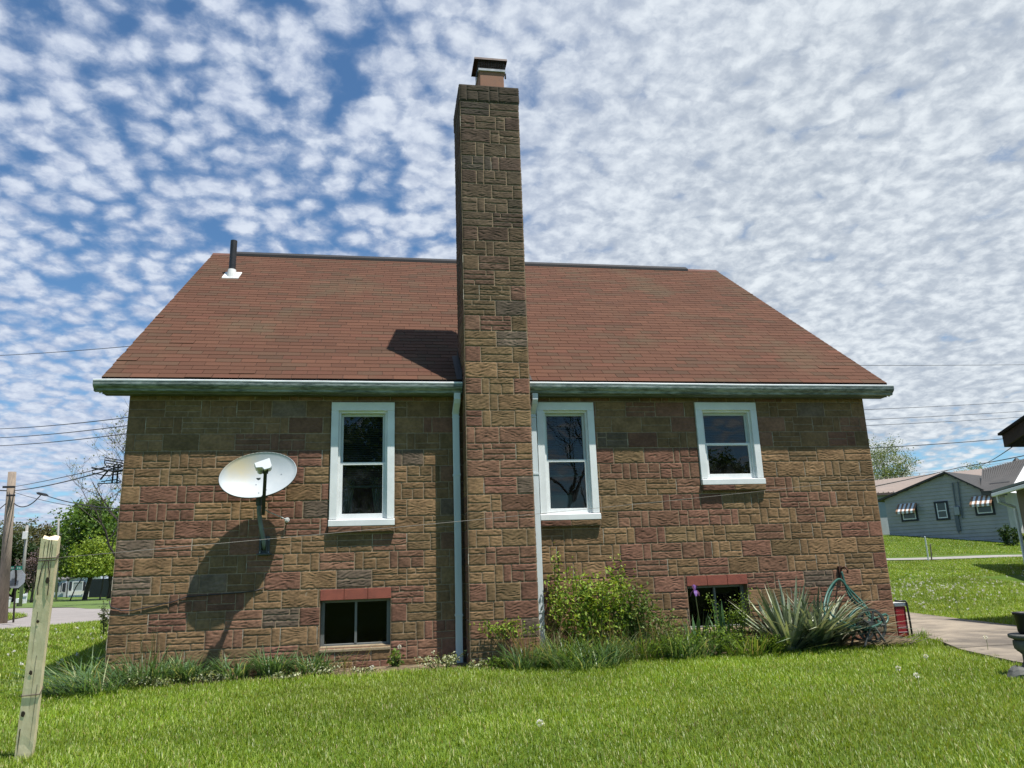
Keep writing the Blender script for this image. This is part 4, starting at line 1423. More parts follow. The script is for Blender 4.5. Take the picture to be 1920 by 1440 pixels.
def build_stop_sign():
    base = at(26, 1163, 22.0)
    base[2] = float(terr(base[0], base[1]))
    t = thing('stop_sign', 'grey back of an octagonal stop sign with green street name blade on top', 'sign', tuple(base))
    cx = at(28, 1085, 22.0)
    B().tube([base - (0, 0, .1), cx + (.02, 0, .1), at(29, 1060, 22.0)], .028, 8).make('sign_post', mat('brown steel post', (0.05, 0.038, 0.035), 0.7, 0.3), t)
    r = .295
    fw = np.array((FW[0], FW[1], 0)); fw /= np.linalg.norm(fw)
    rr = np.array((fw[1], -fw[0], 0))
    V = []
    for dd in (.04, .046):
        for k in range(8):
            w = math.pi / 8 + k * math.pi / 4
            V.append(cx + fw * dd + rr * r * math.cos(w) + Z3(r * math.sin(w)))
    Fc = [tuple(range(8)), tuple(range(15, 7, -1))] + [(k, (k + 1) % 8, 8 + (k + 1) % 8, 8 + k) for k in range(8)]
    link_mesh('octagon_plate', V, Fc, M_sign_back, t, recalc=True)
    M_green = mat('green sign', (0.01, 0.17, 0.12), 0.5, 0.1)
    c2 = at(29, 1065, 22.0)
    bd = B()
    bd.obox(c2 - rr * .20 - Z3(.055) - fw * .006, rr * .40, fw * .012, Z3(.11))
    bl = bd.make('street_name_blade', M_green, t)
    lt = B()
    # small white lettering, unreadable at this distance: strokes of letters only
    x = -.17
    rs = random.Random(2)
    while x < .155:
        if not -.02 < x < .05:
            y = -.007
            o = c2 + rr * x - fw * (.0085)
            lt.obox(o - Z3(.025), rr * .009, fw * .002, Z3(.05))
            if rs.random() < .8: lt.obox(o + Z3(.017) + rr * .0091, rr * .016, fw * .002, Z3(.008))
            if rs.random() < .7: lt.obox(o - Z3(.004) + rr * .0091, rr * .014, fw * .002, Z3(.008))
            if rs.random() < .6: lt.obox(o + rr * .0255 - Z3(.025), rr * .009, fw * .002, Z3(.042))
        x += .047
    lt.make('lettering', mat('white lettering', (0.75, 0.78, 0.76), 0.5, 0.05), bl)
    B().tube([c2 + Z3(.055), c2 + Z3(.11)], .012, 6).make('finial', mat('tan cap', (0.3, 0.27, 0.2), 0.6, 0.2), t)


build_stop_sign()
b1 = at(39, 1128, 44.0); b1[2] = float(terr(b1[0], b1[1]))
lp = pole('light_pole', b1, at(51, 985, 44.0), .10, .075, 'thin grey pole with a pale box before the trees behind the stop sign', mat('grey pole', (0.30, 0.29, 0.27), 0.8, 0.2))
o = at(47, 1004, 43.8)
B().box(o[0] - .12, o[1] - .1, o[2] - .22, o[0] + .12, o[1] + .1, o[2] + .22).make('box', mat('pale box', (0.6, 0.6, 0.58), 0.6, 0.1), lp, bevel=.02)
b1 = at(108, 1100, 60.0); b1[2] = -.2
pole('light_pole', b1, at(110, 972, 60.0), .085, .07, 'thin pale pole rising before the dark green tree behind the wooden post', mat('grey pole', (0.3, 0.29, 0.27), .8, .2))

t = thing('picket_fence', 'short white picket fence panel by the far kerb behind the stop sign', 'fence', tuple(at(43, 1134, 46)))
pk = B()
M_wh2 = mat('white paint', (0.75, 0.76, 0.76), 0.6, 0.1)
for i in range(4):
    a = at(39.6 + i * 2.9, 1132 - i * .3, 46)
    top = at(40.6 + i * 2.9, 1114 - i * .9, 46)
    pk.extrude([(-.036, 0, 0), (.036, 0, 0), (.036, 0, top[2] - a[2] - .05), (0, 0, top[2] - a[2]), (-.036, 0, top[2] - a[2] - .05)], a, (0, .02, 0))
pk.make_each('picket', M_wh2, t)
pk = B()
for zz in (1128, 1119):
    a, c_ = at(39, zz, 46.06), at(50, zz - 1.2, 46.06)
    pk.obox(a, c_ - a, (0, .03, 0), (0, 0, .08))
pk.make_each('rail', M_wh2, t)

t = thing('mailbox', 'small white mailbox beyond the road behind the stop sign post', 'mailbox', tuple(at(31, 1135, 45)))
a = at(31, 1127, 45)
fwl = np.array((.168, .986, 0.))
mb = B()
pr_ = [(-.17, 0, -.11), (.17, 0, -.11), (.17, 0, .05), (.12, 0, .13), (0, 0, .16), (-.12, 0, .13), (-.17, 0, .05)]
mb.extrude(pr_, a, (0, .45, 0)).make('box', M_wh2, t)
gz = float(terr(a[0], a[1]))
B().box(a[0] - .05, a[1] + .15, gz - .1, a[0] + .05, a[1] + .25, a[2] - .112).make('mailbox_post', M_polewood, t)
t = thing('trash_bin', 'small white bin at the far road edge behind the utility pole', 'bin', tuple(at(12, 1136, 45)))
a = at(12.5, 1136, 45)
B().lathe(a, [(.16, -.1), (.20, .30), (.21, .42)], 12).make('bin_body', M_wh2, t)
B().lathe(a + Z3(.42), [(.23, 0), (.22, .05), (.1, .12)], 12).make('lid', mat('bin lid', (.2, .2, .2), .6, .1), t)


def siding(name, col, step=0.0, rough=0.7):
    m, g, p, out = principled(name)
    tc = g.n('ShaderNodeTexCoord').outputs['Object']
    z = g.n('ShaderNodeSeparateXYZ', {0: tc}).outputs[2]
    nn = g.noise(tc, 2.0, 5.0, .6).outputs[0]
    c = g.mix(g.mapr(nn, .3, .7), tuple(v * .85 for v in col), col)
    g.t.links.new(c, p.inputs['Base Color'])
    p.inputs['Roughness'].default_value = rough
    return m


def lap_wall(bb, p0, p1, z0, zf, lap=.13):
    """horizontal lap siding from p0 to p1 (xy), each board a leaning strip; zf(t) gives the top height along the wall"""
    p0, p1 = np.array(p0, float), np.array(p1, float)
    dr = p1 - p0
    L = np.linalg.norm(dr)
    nrm = np.array((dr[1], -dr[0])) / L
    z = z0
    ts = np.linspace(0, 1, 161)
    hs_ = np.array([zf(t) for t in ts])
    while z < hs_.max():
        zt = z + lap
        ok = ts[hs_ > z + lap * .3]
        if len(ok):
            a, c_ = ok.min(), ok.max()
            q0, q1 = p0 + dr * a, p0 + dr * c_
            o = nrm * .035
            i = nrm * .002
            bb.quad((*(q0 + o), z), (*(q1 + o), z), (*(q1 + i), zt + .004), (*(q0 + i), zt + .004))
            bb.quad((*(q0), z), (*(q1), z), (*(q1 + o), z), (*(q0 + o), z))
        z = zt


def frame_window(bb, gl, c, u, up_, w, h, t=.09, proud=.05):
    """window surround on a wall: centre c, unit right u, height axis up_, outward is toward the camera side"""
    c, u, up_ = map(lambda v: np.array(v, float), (c, u, up_))
    n = np.cross(u, up_)
    for a, b_, ww, hh in ((-w / 2 - t, -h / 2 - t, t, h + 2 * t), (w / 2, -h / 2 - t, t, h + 2 * t), (-w / 2, h / 2, w, t), (-w / 2, -h / 2 - t, w, t)):
        bb.obox(c + u * a + up_ * b_, u * ww, up_ * hh, n * proud)
    gl.quad(c - u * w / 2 - up_ * h / 2 + n * .012, c + u * w / 2 - up_ * h / 2 + n * .012, c + u * w / 2 + up_ * h / 2 + n * .012, c - u * w / 2 + up_ * h / 2 + n * .012)


M_far_glass = mat('far glass', (0.03, 0.04, 0.045), 0.12, 0.3, 1.0, spec=0.6)


def build_white_house():
    D = 88.0
    gz = -.42
    L0 = at(98, 1121, D + 4); C0 = at(126.5, 1121, D); R0 = at(166, 1116, D)
    t = thing('white_house', 'small white house with a wide picture window far down the street at left', 'house', tuple(C0))
    zt = at(126.5, 1087, D)[2]
    zp = at(167, 1074, D)[2]
    dx = (R0 - C0)[:2]
    wl = B()
    # front gable part (right) and recessed left wing
    wl.m = 0
    back = np.array((-.17, .985)) * 7
    def wall(p, q, z0, za, zb):
        wl.quad((p[0], p[1], z0), (q[0], q[1], z0), (q[0], q[1], zb), (p[0], p[1], za))
    wall(C0, R0, gz - .4, zt, zp)
    wall(C0 + [*back, 0], C0, gz - .4, zt, zt)
    wall(R0, R0 + [*back, 0], gz - .4, zp, zp)
    wl.make('wall', siding('white siding', (.78, .78, .76)), t, recalc=False)
    wg = B()
    wg.quad((L0[0], L0[1], gz - .4), (C0[0] - .02, C0[1] + 4, gz - .4), (C0[0] - .02, C0[1] + 4, zt), (L0[0], L0[1], zt))
    wg.make('wing_wall', siding('pale grey siding', (.50, .53, .55)), t, recalc=False)
    rf = B()
    e = np.array([*(dx / np.linalg.norm(dx)), 0]) * .3
    rf.obox(C0 * [1, 1, 0] + [0, 0, zt] - e + np.array((0.05, -.35, .03)), R0 * [1, 1, 0] + [0, 0, zp] - C0 * [1, 1, 0] - [0, 0, zt] + 2 * e, np.array([*back, 0]), (0, 0, .15))
    rf.obox((L0[0] - .4, L0[1] - .4, zt), (C0[0] - L0[0] + .3, 0.0, 0), (0, 6, 2.0), (0, 0, .15))
    rf.make('roof', mat('grey shingle', (.16, .155, .15), .9, .2, 3.0), t)
    tr = B(); gl = B()
    u = dx / np.linalg.norm(dx); u = np.array([u[0], u[1], 0])
    def wc(x, y, dd=D): return at(x, y, dd) - np.array((0, .12, 0))
    frame_window(tr, gl, wc(146.5, 1099.5), u, (0, 0, 1), 1.1, .95, .10)
    tr.make('window', M_wh2, t)
    gl.make('pane', mat('screened glass', (.30, .33, .33), .4, .15, 9.0), t, recalc=False)
    sh = B()
    for x in (132.8, 158.6):
        q = wc(x, 1099.5); sh.box(q[0] - .13, q[1] - .05, q[2] - .5, q[0] + .13, q[1], q[2] + .55)
    for x in (105.5, 109, 117, 122):
        q = wc(x, 1101.5, D + 4); sh.box(q[0] - .11, q[1] - .05, q[2] - .55, q[0] + .11, q[1], q[2] + .55)
    sh.make_each('shutter', mat('black shutter', (.02, .022, .03), .6, .2), t)
    w2_ = B(); g2 = B()
    for x in (107.3, 119.5):
        frame_window(w2_, g2, wc(x, 1101.5, D + 4.02), (1, 0, 0), (0, 0, 1), .22, 1.0, .04)
    w2_.make('window', M_wh2, t); g2.make('pane', M_far_glass, t, recalc=False)
    q = wc(129, 1107)
    s = B()
    zz = gz - .3
    q0 = wc(128.5, 1090, D - 3)
    lmp = thing('lamp_post', 'slim black yard lamp in front of the small white house', 'lamp', (q0[0], q0[1], -.4))
    B().tube([(q0[0], q0[1], -.45), (q0[0], q0[1], q0[2])], .05, 6).make('shaft', M_black, lmp)
    B().lathe((q0[0], q0[1], q0[2]), [(.08, 0), (.15, .08), (.17, .28), (.05, .4)], 8).make('lantern', M_black, lmp)
    # dark shed / fence to its right
    f = thing('board_fence', 'tall dark grey board fence between the white house and the brick house corner', 'fence', tuple(at(170, 1115, D - 6)))
    fb = B()
    a, c_ = at(166.5, 1116.5, D - 5), at(240, 1110, D - 10)
    n = 40
    top0, top1 = at(166.5, 1086, D - 5)[2], at(240, 1083, D - 10)[2]
    for i in range(n):
        p = a + (c_ - a) * i / n; q = a + (c_ - a) * (i + .95) / n
        fb.obox((p[0], p[1], -.6), (q[0] - p[0], q[1] - p[1], 0), (0, .05, 0), (0, 0, top0 + (top1 - top0) * i / n + .6))
    fb.make('board_panel', mat('dark boards', (.045, .05, .058), .8, .25, 2.0), f)


build_white_house()

# ------------------------------------------------------------------ right-hand side
def build_patio():
    gp = mat('slab concrete', (0.285, 0.24, 0.185), 0.92, 0.30, 2.2, col2=(0.115, 0.098, 0.08), bump=0.004, bscale=40.0)
    pts = [(9.62, 4.6), (12.62, 4.0), (12.22, 2.0), (11.97, .7), (11.5, -1.6), (11.0, -4.0), (8.75, -4.2), (9.08, -2.35), (9.37, -1.28), (9.75, -.5), (10.02, .28)]
    bb = B()
    def z(x, y): return float(terr(x, y))
    # slabs parted by joints running across
    ys = [-4.1, -2.35, -1.2, .28, 1.9, 3.3, 4.25]
    def xl(y): return float(np.interp(y, [-4.2, -2.35, -1.28, -.5, .28, .31, 4.6], [8.75, 9.08, 9.37, 9.75, 10.02, 9.60, 9.60]))
    def xr(y): return float(np.interp(y, [-4, -1.6, .7, 2.0, 4.0, 4.6], [11.0, 11.5, 11.97, 12.22, 12.62, 12.7]))
    rs = random.Random(4)
    for a, c in zip(ys[:-1], ys[1:]):
        y0, y1 = a + .012, c - .012
        n = 8
        tilt = rs.uniform(-.006, .006)
        for i in range(n):
            p, q = y0 + (y1 - y0) * i / n, y0 + (y1 - y0) * (i + 1) / n
            V = [(xl(p), p, z(xl(p), p) + .035 + tilt), (xr(p), p, z(xr(p), p) + .04), (xr(q), q, z(xr(q), q) + .04), (xl(q), q, z(xl(q), q) + .035 + tilt)]
            bb.quad(*V)
            for u, v in ((0, 3), (1, 2)):
                bb.quad(V[u], V[v], (V[v][0], V[v][1], V[v][2] - .1), (V[u][0], V[u][1], V[u][2] - .1))
        for yy in (y0, y1):
            bb.quad((xl(yy), yy, z(xl(yy), yy) + .035 + tilt), (xr(yy), yy, z(xr(yy), yy) + .04), (xr(yy), yy, z(xr(yy), yy) - .06), (xl(yy), yy, z(xl(yy), yy) - .06))
    struct(bb.make('patio', gp, None, recalc=True))


build_patio()


def build_cooler():
    c = np.array((9.63, .07, .035))
    t = thing('red_cooler', 'dark red upright cooler with pale lid and black handle behind the right house corner', 'cooler', tuple(c))
    x0, x1, y0, y1 = 9.575, 9.735, .03, .42
    bd = B()
    bd.add([(x0, y0, .04), (x1 + .0, y0, .04), (x1, y1, .04), (x0, y1, .04), (x0, y0 - .01, .42), (x1 - .005, y0 - .01, .42), (x1 - .005, y1 + .01, .42), (x0, y1 + .01, .42)],
           [(0, 3, 2, 1), (4, 5, 6, 7), (0, 1, 5, 4), (1, 2, 6, 5), (2, 3, 7, 6), (3, 0, 4, 7)])
    bd.make('cooler_body', mat('dark red plastic', (0.24, 0.012, 0.02), 0.4, 0.2, 5.0), t, bevel=.015, seg=2)
    bd = B()
    bd.box(x0 - .01, y0 - .022, .422, x1 + .008, y1 + .02, .468)
    bd.make('lid', mat('pale plastic', (0.55, 0.55, 0.56), .45, .1), t, bevel=.012, seg=2)
    h = B()
    h.tube([(x1 + .012, y0 - .03, .06), (x1 + .006, y0 - .035, .30), (x1 + .0, y0 - .035, .46), (x1 - .012, y0 - .03, .487), (x0, y0 - .03, .495)], .0125, 8)
    h.make('handle', mat('black plastic', (.02, .02, .022), .45, .2), t, smooth=True)
    s = B()
    for z in (.10, .16):
        s.box(x0 + .01, y0 - .006, z, x1 - .004, y0 + .003, z + .007)
    s.make('pinstripe', mat('pale stripe', (.5, .4, .4), .5, .1), t)


build_cooler()


def build_planter():
    c = np.array((8.705, -3.02, 0.0))
    t = thing('stone_planter', 'grey stone pedestal urn on the lawn cut off by the right picture edge', 'planter', tuple(c))
    M_st = mat('grey cast stone', (0.135, 0.135, 0.122), 0.9, 0.3, 14.0, bump=.004, bscale=60.0)
    B().lathe(c, [(.155, 0), (.16, .03), (.135, .055), (.105, .085), (.092, .12), (.092, .175), (.11, .195), (.125, .205)], 28).make('pedestal', M_st, t, smooth=True)
    B().lathe(c, [(.125, .206), (.142, .225), (.148, .26), (.146, .292), (.13, .30)], 28).make('bowl', M_st, t, smooth=True)
    B().lathe(c, [(.13, .301), (.170, .318), (.176, .325), (.176, .345), (.165, .35), (.02, .35)], 28).make('rim', M_st, t, smooth=True)
    p = thing('flower_pot', 'black round flower pot standing on the grey stone urn at the right edge', 'flower pot', tuple(c + Z3(.35)))
    B().lathe(c + Z3(.351), [(.08, 0), (.092, .02), (.10, .16), (.112, .165), (.112, .185), (.10, .185), (.09, .13), (.02, .12)], 24).make('pot_body', mat('black pot', (.015, .015, .017), .5, .2), p, smooth=True)
    r = at(1892, 1268, (c - CAM) @ FW * .985)
    rk = B()
    rr = random.Random(1)
    V, Fc = [], []
    for i in range(5):
        for k in range(9):
            a = 2 * math.pi * k / 9
            q = math.cos(i / 4 * 1.5)
            V.append((r[0] + .10 + .11 * math.cos(a) * q * rr.uniform(.85, 1.1), r[1] + .08 * math.sin(a) * q * rr.uniform(.85, 1.1), .0 + .10 * math.sin(i / 4 * 1.5) * rr.uniform(.9, 1.1)))
    for i in range(4):
        for k in range(9):
            Fc.append((i * 9 + k, i * 9 + (k + 1) % 9, (i + 1) * 9 + (k + 1) % 9, (i + 1) * 9 + k))
    st = link_mesh('stone', V, Fc, M_st, None, smooth=False, recalc=True)
    tag(st, 'rough grey stone in shaded grass at the foot of the urn', 'stone')


build_planter()


def build_garage():
    # eave corner entering the frame from the right; the garage itself stands just outside it
    A = np.array((12.73, 1.24, 2.93)); E = np.array((12.66, .62, 2.93))
    t = thing('garage', 'dark eave corner of a garage roof poking in from the right edge', 'garage', (15.5, 0, 0))
    x0 = 12.84
    wl = B()
    wl.box(13.62, -6.0, -.1, 19.0, .74, 2.80)
    wl.make('wall', mat('garage siding', (.30, .24, .17), .8, .2, 2.0), t)
    rf = B()
    # gable roof with its ridge running along x, rake end towards the house
    y0, y1, ym = 1.30, -6.6, -2.65
    zr, ze = 4.2, 2.905
    for ya in (y0, y1):
        rf.add([(x0 - .05, ya, ze), (19.3, ya, ze), (19.3, ym, zr), (x0 - .05, ym, zr), (x0 - .05, ya, ze + .035), (19.3, ya, ze + .035), (19.3, ym, zr + .035), (x0 - .05, ym, zr + .035)],
               [(0, 1, 2, 3), (4, 5, 6, 7), (0, 1, 5, 4), (1, 2, 6, 5), (2, 3, 7, 6), (3, 0, 4, 7)])
    rf.make('roof', mat('black shingle', (.028, .027, .028), .9, .3, 8.0), t)
    fs = B()
    for ya in (y0, y1):
        s = 1 if ya > ym else -1
        fs.add([(x0, ya - .03 * s, ze - .195), (x0 + .03, ya - .03 * s, ze - .195), (x0 + .03, ym, zr - .24), (x0, ym, zr - .24),
                (x0, ya - .03 * s, ze - .002), (x0 + .03, ya - .03 * s, ze - .002), (x0 + .03, ym, zr - .002), (x0, ym, zr - .002)],
               [(0, 1, 2, 3), (4, 5, 6, 7), (0, 1, 5, 4), (1, 2, 6, 5), (2, 3, 7, 6), (3, 0, 4, 7)])
        fs.box(x0 + .031, ya - .03 * s, ze - .195, 19.2, ya - .055 * s, ze - .002)
    fs.make('fascia', mat('dark brown fascia', (.055, .045, .04), .7, .3, 6.0), t)
    gb = B()
    gb.add([(13.64, .70, 2.80), (13.64, -5.96, 2.80), (13.64, ym, 3.98)], [(0, 1, 2)])
    gb.make('gable_wall', mat('garage siding', (.30, .24, .17), .8), t, recalc=False)


build_garage()


def build_shed():
    zg = 3.06
    A = on(1864, 926, 2, zg); Bp = on(1920, 910, 2, zg)
    d = (Bp - A)[:2]; d /= np.linalg.norm(d)
    d3 = np.array([d[0], d[1], 0]); n3 = np.array([-d[1], d[0], 0])
    if n3[0] < 0: n3 = -n3
    t = thing('shed', 'tan outbuilding with grey roof and white gutter at the right edge before the grey house', 'outbuilding', tuple(A * [1, 1, 0] + [0, 0, .8]))
    L = 7.0
    rf = B()
    e = A + Z3(.06) - d3 * .05
    rf.obox(e - n3 * .05, d3 * L, n3 * 3.2 + Z3(.55), Z3(.07))
    rf.make('roof', mat('grey roofing', (.17, .185, .18), .85, .25, 4.0), t)
    g = B()
    g.extrude([(0, 0, 0), (.02, 0, -.10), (.11, 0, -.12), (.12, 0, 0)], (0, 0, 0), (0, 0, 0.0001)) if False else None
    g.obox(A - n3 * .10 - Z3(.10), d3 * L, n3 * .11, Z3(.12))
    g.make('gutter', M_white, t, bevel=.015)
    wl = B()
    c0 = A + n3 * .55 + d3 * .45
    zb = float(terr(c0[0], c0[1])) - .3
    c0 = np.array([c0[0], c0[1], zb])
    wl.obox(c0, d3 * (L - .9), n3 * 4.5, Z3(zg + .05 - zb))
    wl.make('wall', mat('tan shed wall', (.20, .16, .12), .85, .2, 2.0), t)
    ds = B()
    p = A + d3 * .35 + n3 * .0
    foot = at(1905, 1043, 25.6)
    q = np.array([p[0] + n3[0] * .45, p[1] + n3[1] * .45, zg - .62])
    ds.tube([p - Z3(.08), p - Z3(.30), q + Z3(.1), q, np.array([q[0], q[1], float(terr(q[0], q[1])) + .05])], .055, 8)
    ds.make('downspout', M_white, t)


build_shed()


def build_grey_house():
    D = 42.0
    BL, BR = at(1669, 1003, D), at(1895, 990, 37.3)
    wn = np.cross((BR - BL) * [1, 1, 0], (0, 0, 1.0)); wn /= np.linalg.norm(wn)
    def face(x, y):
        d = ray(x, y)
        return CAM + d * (((BL - CAM) @ wn) / (d @ wn))
    zl, zr_ = face(1654, 937)[2], face(1848, 921)[2]
    z0 = min(BL[2], BR[2]) - .25
    pk = face(1775, 889)
    u = (BR - BL) * [1, 1, 0]
    L = np.linalg.norm(u); u = u / L
    n = np.array([u[1], -u[0], 0])          # towards the viewer
    bk = -n
    t = thing('grey_house', 'blue grey clapboard house with striped window awnings on the rise at right', 'house', (BL[0], BL[1], z0))
    tp = ((pk - BL)[:2] @ u[:2]) / L
    te = ((face(1848, 921) - BL)[:2] @ u[:2]) / L
    zw = zr_ - .05
    def zf(tt):
        if tt < tp: return zl + (pk[2] - zl) * tt / tp
        if tt < te: return pk[2] + (zw - pk[2]) * (tt - tp) / (te - tp)
        return zw
    m_s = siding('blue grey siding', (.38, .37, .355))
    w = B()
    lap_wall(w, BL[:2], BR[:2], z0 - .64, zf, .19)
    lw = B()
    Dp = 8.0
    q = BL + bk * Dp
    w.quad((BL[0], BL[1], z0), (q[0], q[1], z0), (q[0], q[1], zl), (BL[0], BL[1], zl))
    q2 = BR + bk * Dp
    w.quad((BR[0], BR[1], z0), (q2[0], q2[1], z0), (q2[0], q2[1], zw), (BR[0], BR[1], zw))
    # plain backing just behind the boards
    for i in range(40):
        a, c = i / 40, (i + 1) / 40
        pa, pc = BL + u * L * a + bk * .02, BL + u * L * c + bk * .02
        w.quad((pa[0], pa[1], z0), (pc[0], pc[1], z0), (pc[0], pc[1], zf(c)), (pa[0], pa[1], zf(a)))
    w.make('wall', m_s, t, recalc=False)
    P = lambda tt, z, o=0.0: np.array([BL[0], BL[1], 0]) + u * L * tt + n * o + Z3(z)
    rf = B()
    oh = .25
    for ta, tb, za, zb in ((-.06, tp, zl - .12, pk[2] + .03), (tp, te, pk[2] + .03, zw + .03)):
        a, c = P(ta, za, oh), P(tb, zb, oh)
        rf.add([a, c, c + bk * Dp, a + bk * Dp, a + Z3(.10), c + Z3(.10), c + bk * Dp + Z3(.10), a + bk * Dp + Z3(.10)],
               [(0, 1, 2, 3), (4, 5, 6, 7), (0, 1, 5, 4), (1, 2, 6, 5), (2, 3, 7, 6), (3, 0, 4, 7)])
    rf.make('roof', mat('dark metal roof', (.04, .037, .035), .55, .25, 2.0), t)
    # ribbed roof of the right wing, running back up to its own white gable
    e0, e1 = P(te - .02, zw - .03, .28), P(1.04, zw - .12, .28)
    r0, r1 = P(tp + .08, zw + 1.45, -3.4), P(1.02, zw + 1.75, -3.4)
    wr = B()
    wr.quad(e0, e1, r1, r0)
    wr.quad(e0 - Z3(.14), e1 - Z3(.14), e1, e0)
    k = 17
    for i in range(k + 1):
        f = i / k
        a, c = e0 + (e1 - e0) * f, r0 + (r1 - r0) * f
        wr.obox(a + Z3(.004), u * .09, c - a, Z3(.09))
    wro = wr.make('wing_roof', mat('ribbed roof', (.07, .065, .06), .5, .25, 2.0), t, recalc=False)
    st = B()
    f0, f1 = e0 + (r0 - e0) * .25, e1 + (r1 - e1) * .25
    st.obox(f0 + Z3(.06) + u * .4, f1 - f0 - u * .5, (r0 - e0) * .03, Z3(.05))
    st.make('snow_rail', M_black, wro)
    gw = B()
    ww0, ww1, wp = P(1.04, zw - .1, .2), P(1.04, zw - .1, -6.5), P(1.02, zw + 1.72, -3.4)
    gv = u * 1.1
    gw.quad(wp, e1 + u * .02, e1 + u * .02 + gv * .9 - Z3(.2), wp + gv * .35 - Z3(.9))
    gw.make('white_gable', siding('white clap', (.7, .7, .7)), t, recalc=False)
    cb = B()
    cc = at(1909, 878, D)
    cb.box(cc[0] - .32, cc[1] - .3, cc[2] - 1.2, cc[0] + .32, cc[1] + .3, cc[2] + .05)
    cb.box(cc[0] - .38, cc[1] - .36, cc[2] + .051, cc[0] + .38, cc[1] + .36, cc[2] + .16)
    cb.make('chimney', mat('dark brick', (.06, .045, .04), .9, .3, 6.0), t)
    B().lathe((cc[0], cc[1], cc[2] + .161), [(.16, 0), (.13, .18), (.24, .22), (.06, .42)], 10).make('chimney_cap', M_black, t)
    M_trim = mat('black trim', (.018, .022, .03), .6, .2)
    def loc(x, y): 
        q = face(x, y)
        tt = ((q - BL)[:2] @ u[:2]) / L
        return P(tt, q[2], .03)
    up_ = np.array((0, 0, 1.))
    for (x, y, ww, hh, aw) in ((1705, 961.5, .72, .74, 1), (1767, 957.5, .50, .80, 0), (1846, 948.5, .72, .76, 1)):
        c = loc(x, y)
        tr, gl, sa = B(), B(), B()
        frame_window(tr, gl, c, u, up_, ww, hh, .10, .04)
        wo = tr.make('window', M_trim, t)
        for sz in ((1, -1) if not aw else (1,)):
            pass
        for a in (-1, 1):
            sa.obox(c + u * (a * (ww / 2 - .05) - (.05 if a < 0 else -.0)) - up_ * hh / 2 + n * .013, u * .05, up_ * hh, n * .02)
        sa.obox(c - u * (ww / 2 - .051) - up_ * hh / 2 + n * .013, u * (ww - .1), up_ * .06, n * .02)
        sa.obox(c - u * (ww / 2 - .051) - up_ * (.03) + n * .013, u * (ww - .1), up_ * .05, n * .02)
        sa.make('sash', M_wh2, wo)
        gl.make('pane', M_far_glass, wo, recalc=False)
        if aw:
            # slatted metal awning, red-brown and white stripes
            top = c + up_ * (hh / 2 + .12)
            k = 9
            ab = B()
            for i in range(k):
                ab.m = i % 2
                a0 = top - u * (ww / 2 + .16) + u * (ww + .32) * i / k
                du = u * (ww + .32) / k
                dn = n * .42 - up_ * .42
                ab.obox(a0 + n * .03, du * .98, dn, up_ * .02)
                ab.obox(a0 + n * .03 + dn, du * .98, n * .015, -up_ * .12)
            ab.make('awning', [mat('awning stripe', (.30, .17, .10), .5, .1), M_wh2], wo)
    # electric meter with conduit
    mt = B()
    q = loc(1796, 958)
    mt.obox(q - u * .13 - up_ * .22, u * .26, up_ * .44, n * .14)
    mo = mt.make('meter_box', mat('meter grey', (.33, .35, .36), .5, .15, metal=.3), t, bevel=.02)
    mt = B()
    q2 = loc(1797, 980)
    mt.obox(q2 - u * .09 - up_ * .42, u * .18, up_ * .85, n * .1)
    for (xa, ya, xb, yb) in ((1787, 905, 1794, 952), (1797, 903, 1806, 972), (1798, 990, 1799, 999)):
        mt.tube([loc(xa, ya) + n * .06, loc(xb, yb) + n * .06], .035, 6)
    mt.make('conduit', mat('conduit grey', (.12, .14, .16), .6, .2), mo)
    # long tan-roofed building behind
    t2 = thing('metal_roofed_building', 'long building with pale tan metal roof behind the grey clapboard house', 'building', tuple(at(1700, 985, 52)))
    el, er = at(1560, 929, 50), at(2000, 905, 50)
    rl, rr_ = at(1560, 909, 57), at(2000, 862, 57)
    z_e = el[2]
    bb = B()
    bb.quad(el, er, rr_, rl)
    k = 46
    for i in range(k + 1):
        f = i / k
        a, c = el + (er - el) * f, rl + (rr_ - rl) * f
        bb.obox(a + Z3(.005), (er - el) / np.linalg.norm(er - el) * .06, c - a, Z3(.05))
    bb.make('roof', mat('tan metal roof', (.25, .195, .16), .5, .12, 2.0), t2, recalc=False)
    bb = B()
    i_ = np.array((0, .4, 0))
    a, c = el + i_, er + i_
    bb.quad((a[0], a[1], 1.5), (c[0], c[1], 1.5), (c[0], c[1], c[2] - .03), (a[0], a[1], a[2] - .03))
    bb.make('wall', siding('pale green grey siding', (.34, .37, .37)), t2, recalc=False)
    bb = B()
    bb.obox(el - Z3(.16), er - el, (0, .03, 0), Z3(.15))
    bb.make('fascia', mat('brown fascia', (.10, .07, .06), .7, .2), t2)
    return t


build_grey_house()

for (x, y, x2, y2, r, m_, lab) in ((1738, 1034, 1734, 1006, .030, M_wh2, 'short white marker stake standing on the rising lawn before the grey house'),
                                   (1747, 1053, 1744, 1020, .028, M_polewood, 'thin dark stake at the sidewalk edge below the grey house')):
    p = at(x, y, 29.5)
    p[2] = float(terr(p[0], p[1])) - .05
    q = at(x2, y2, 29.5)
    o = B().tube([p, p * .5 + q * .5 + (.01, 0, 0), q], [r, r * .9, r * .8], 8).make('stake', m_, None)
    tag(o, lab, 'stake')

# hose bib, hose and reel by the right corner


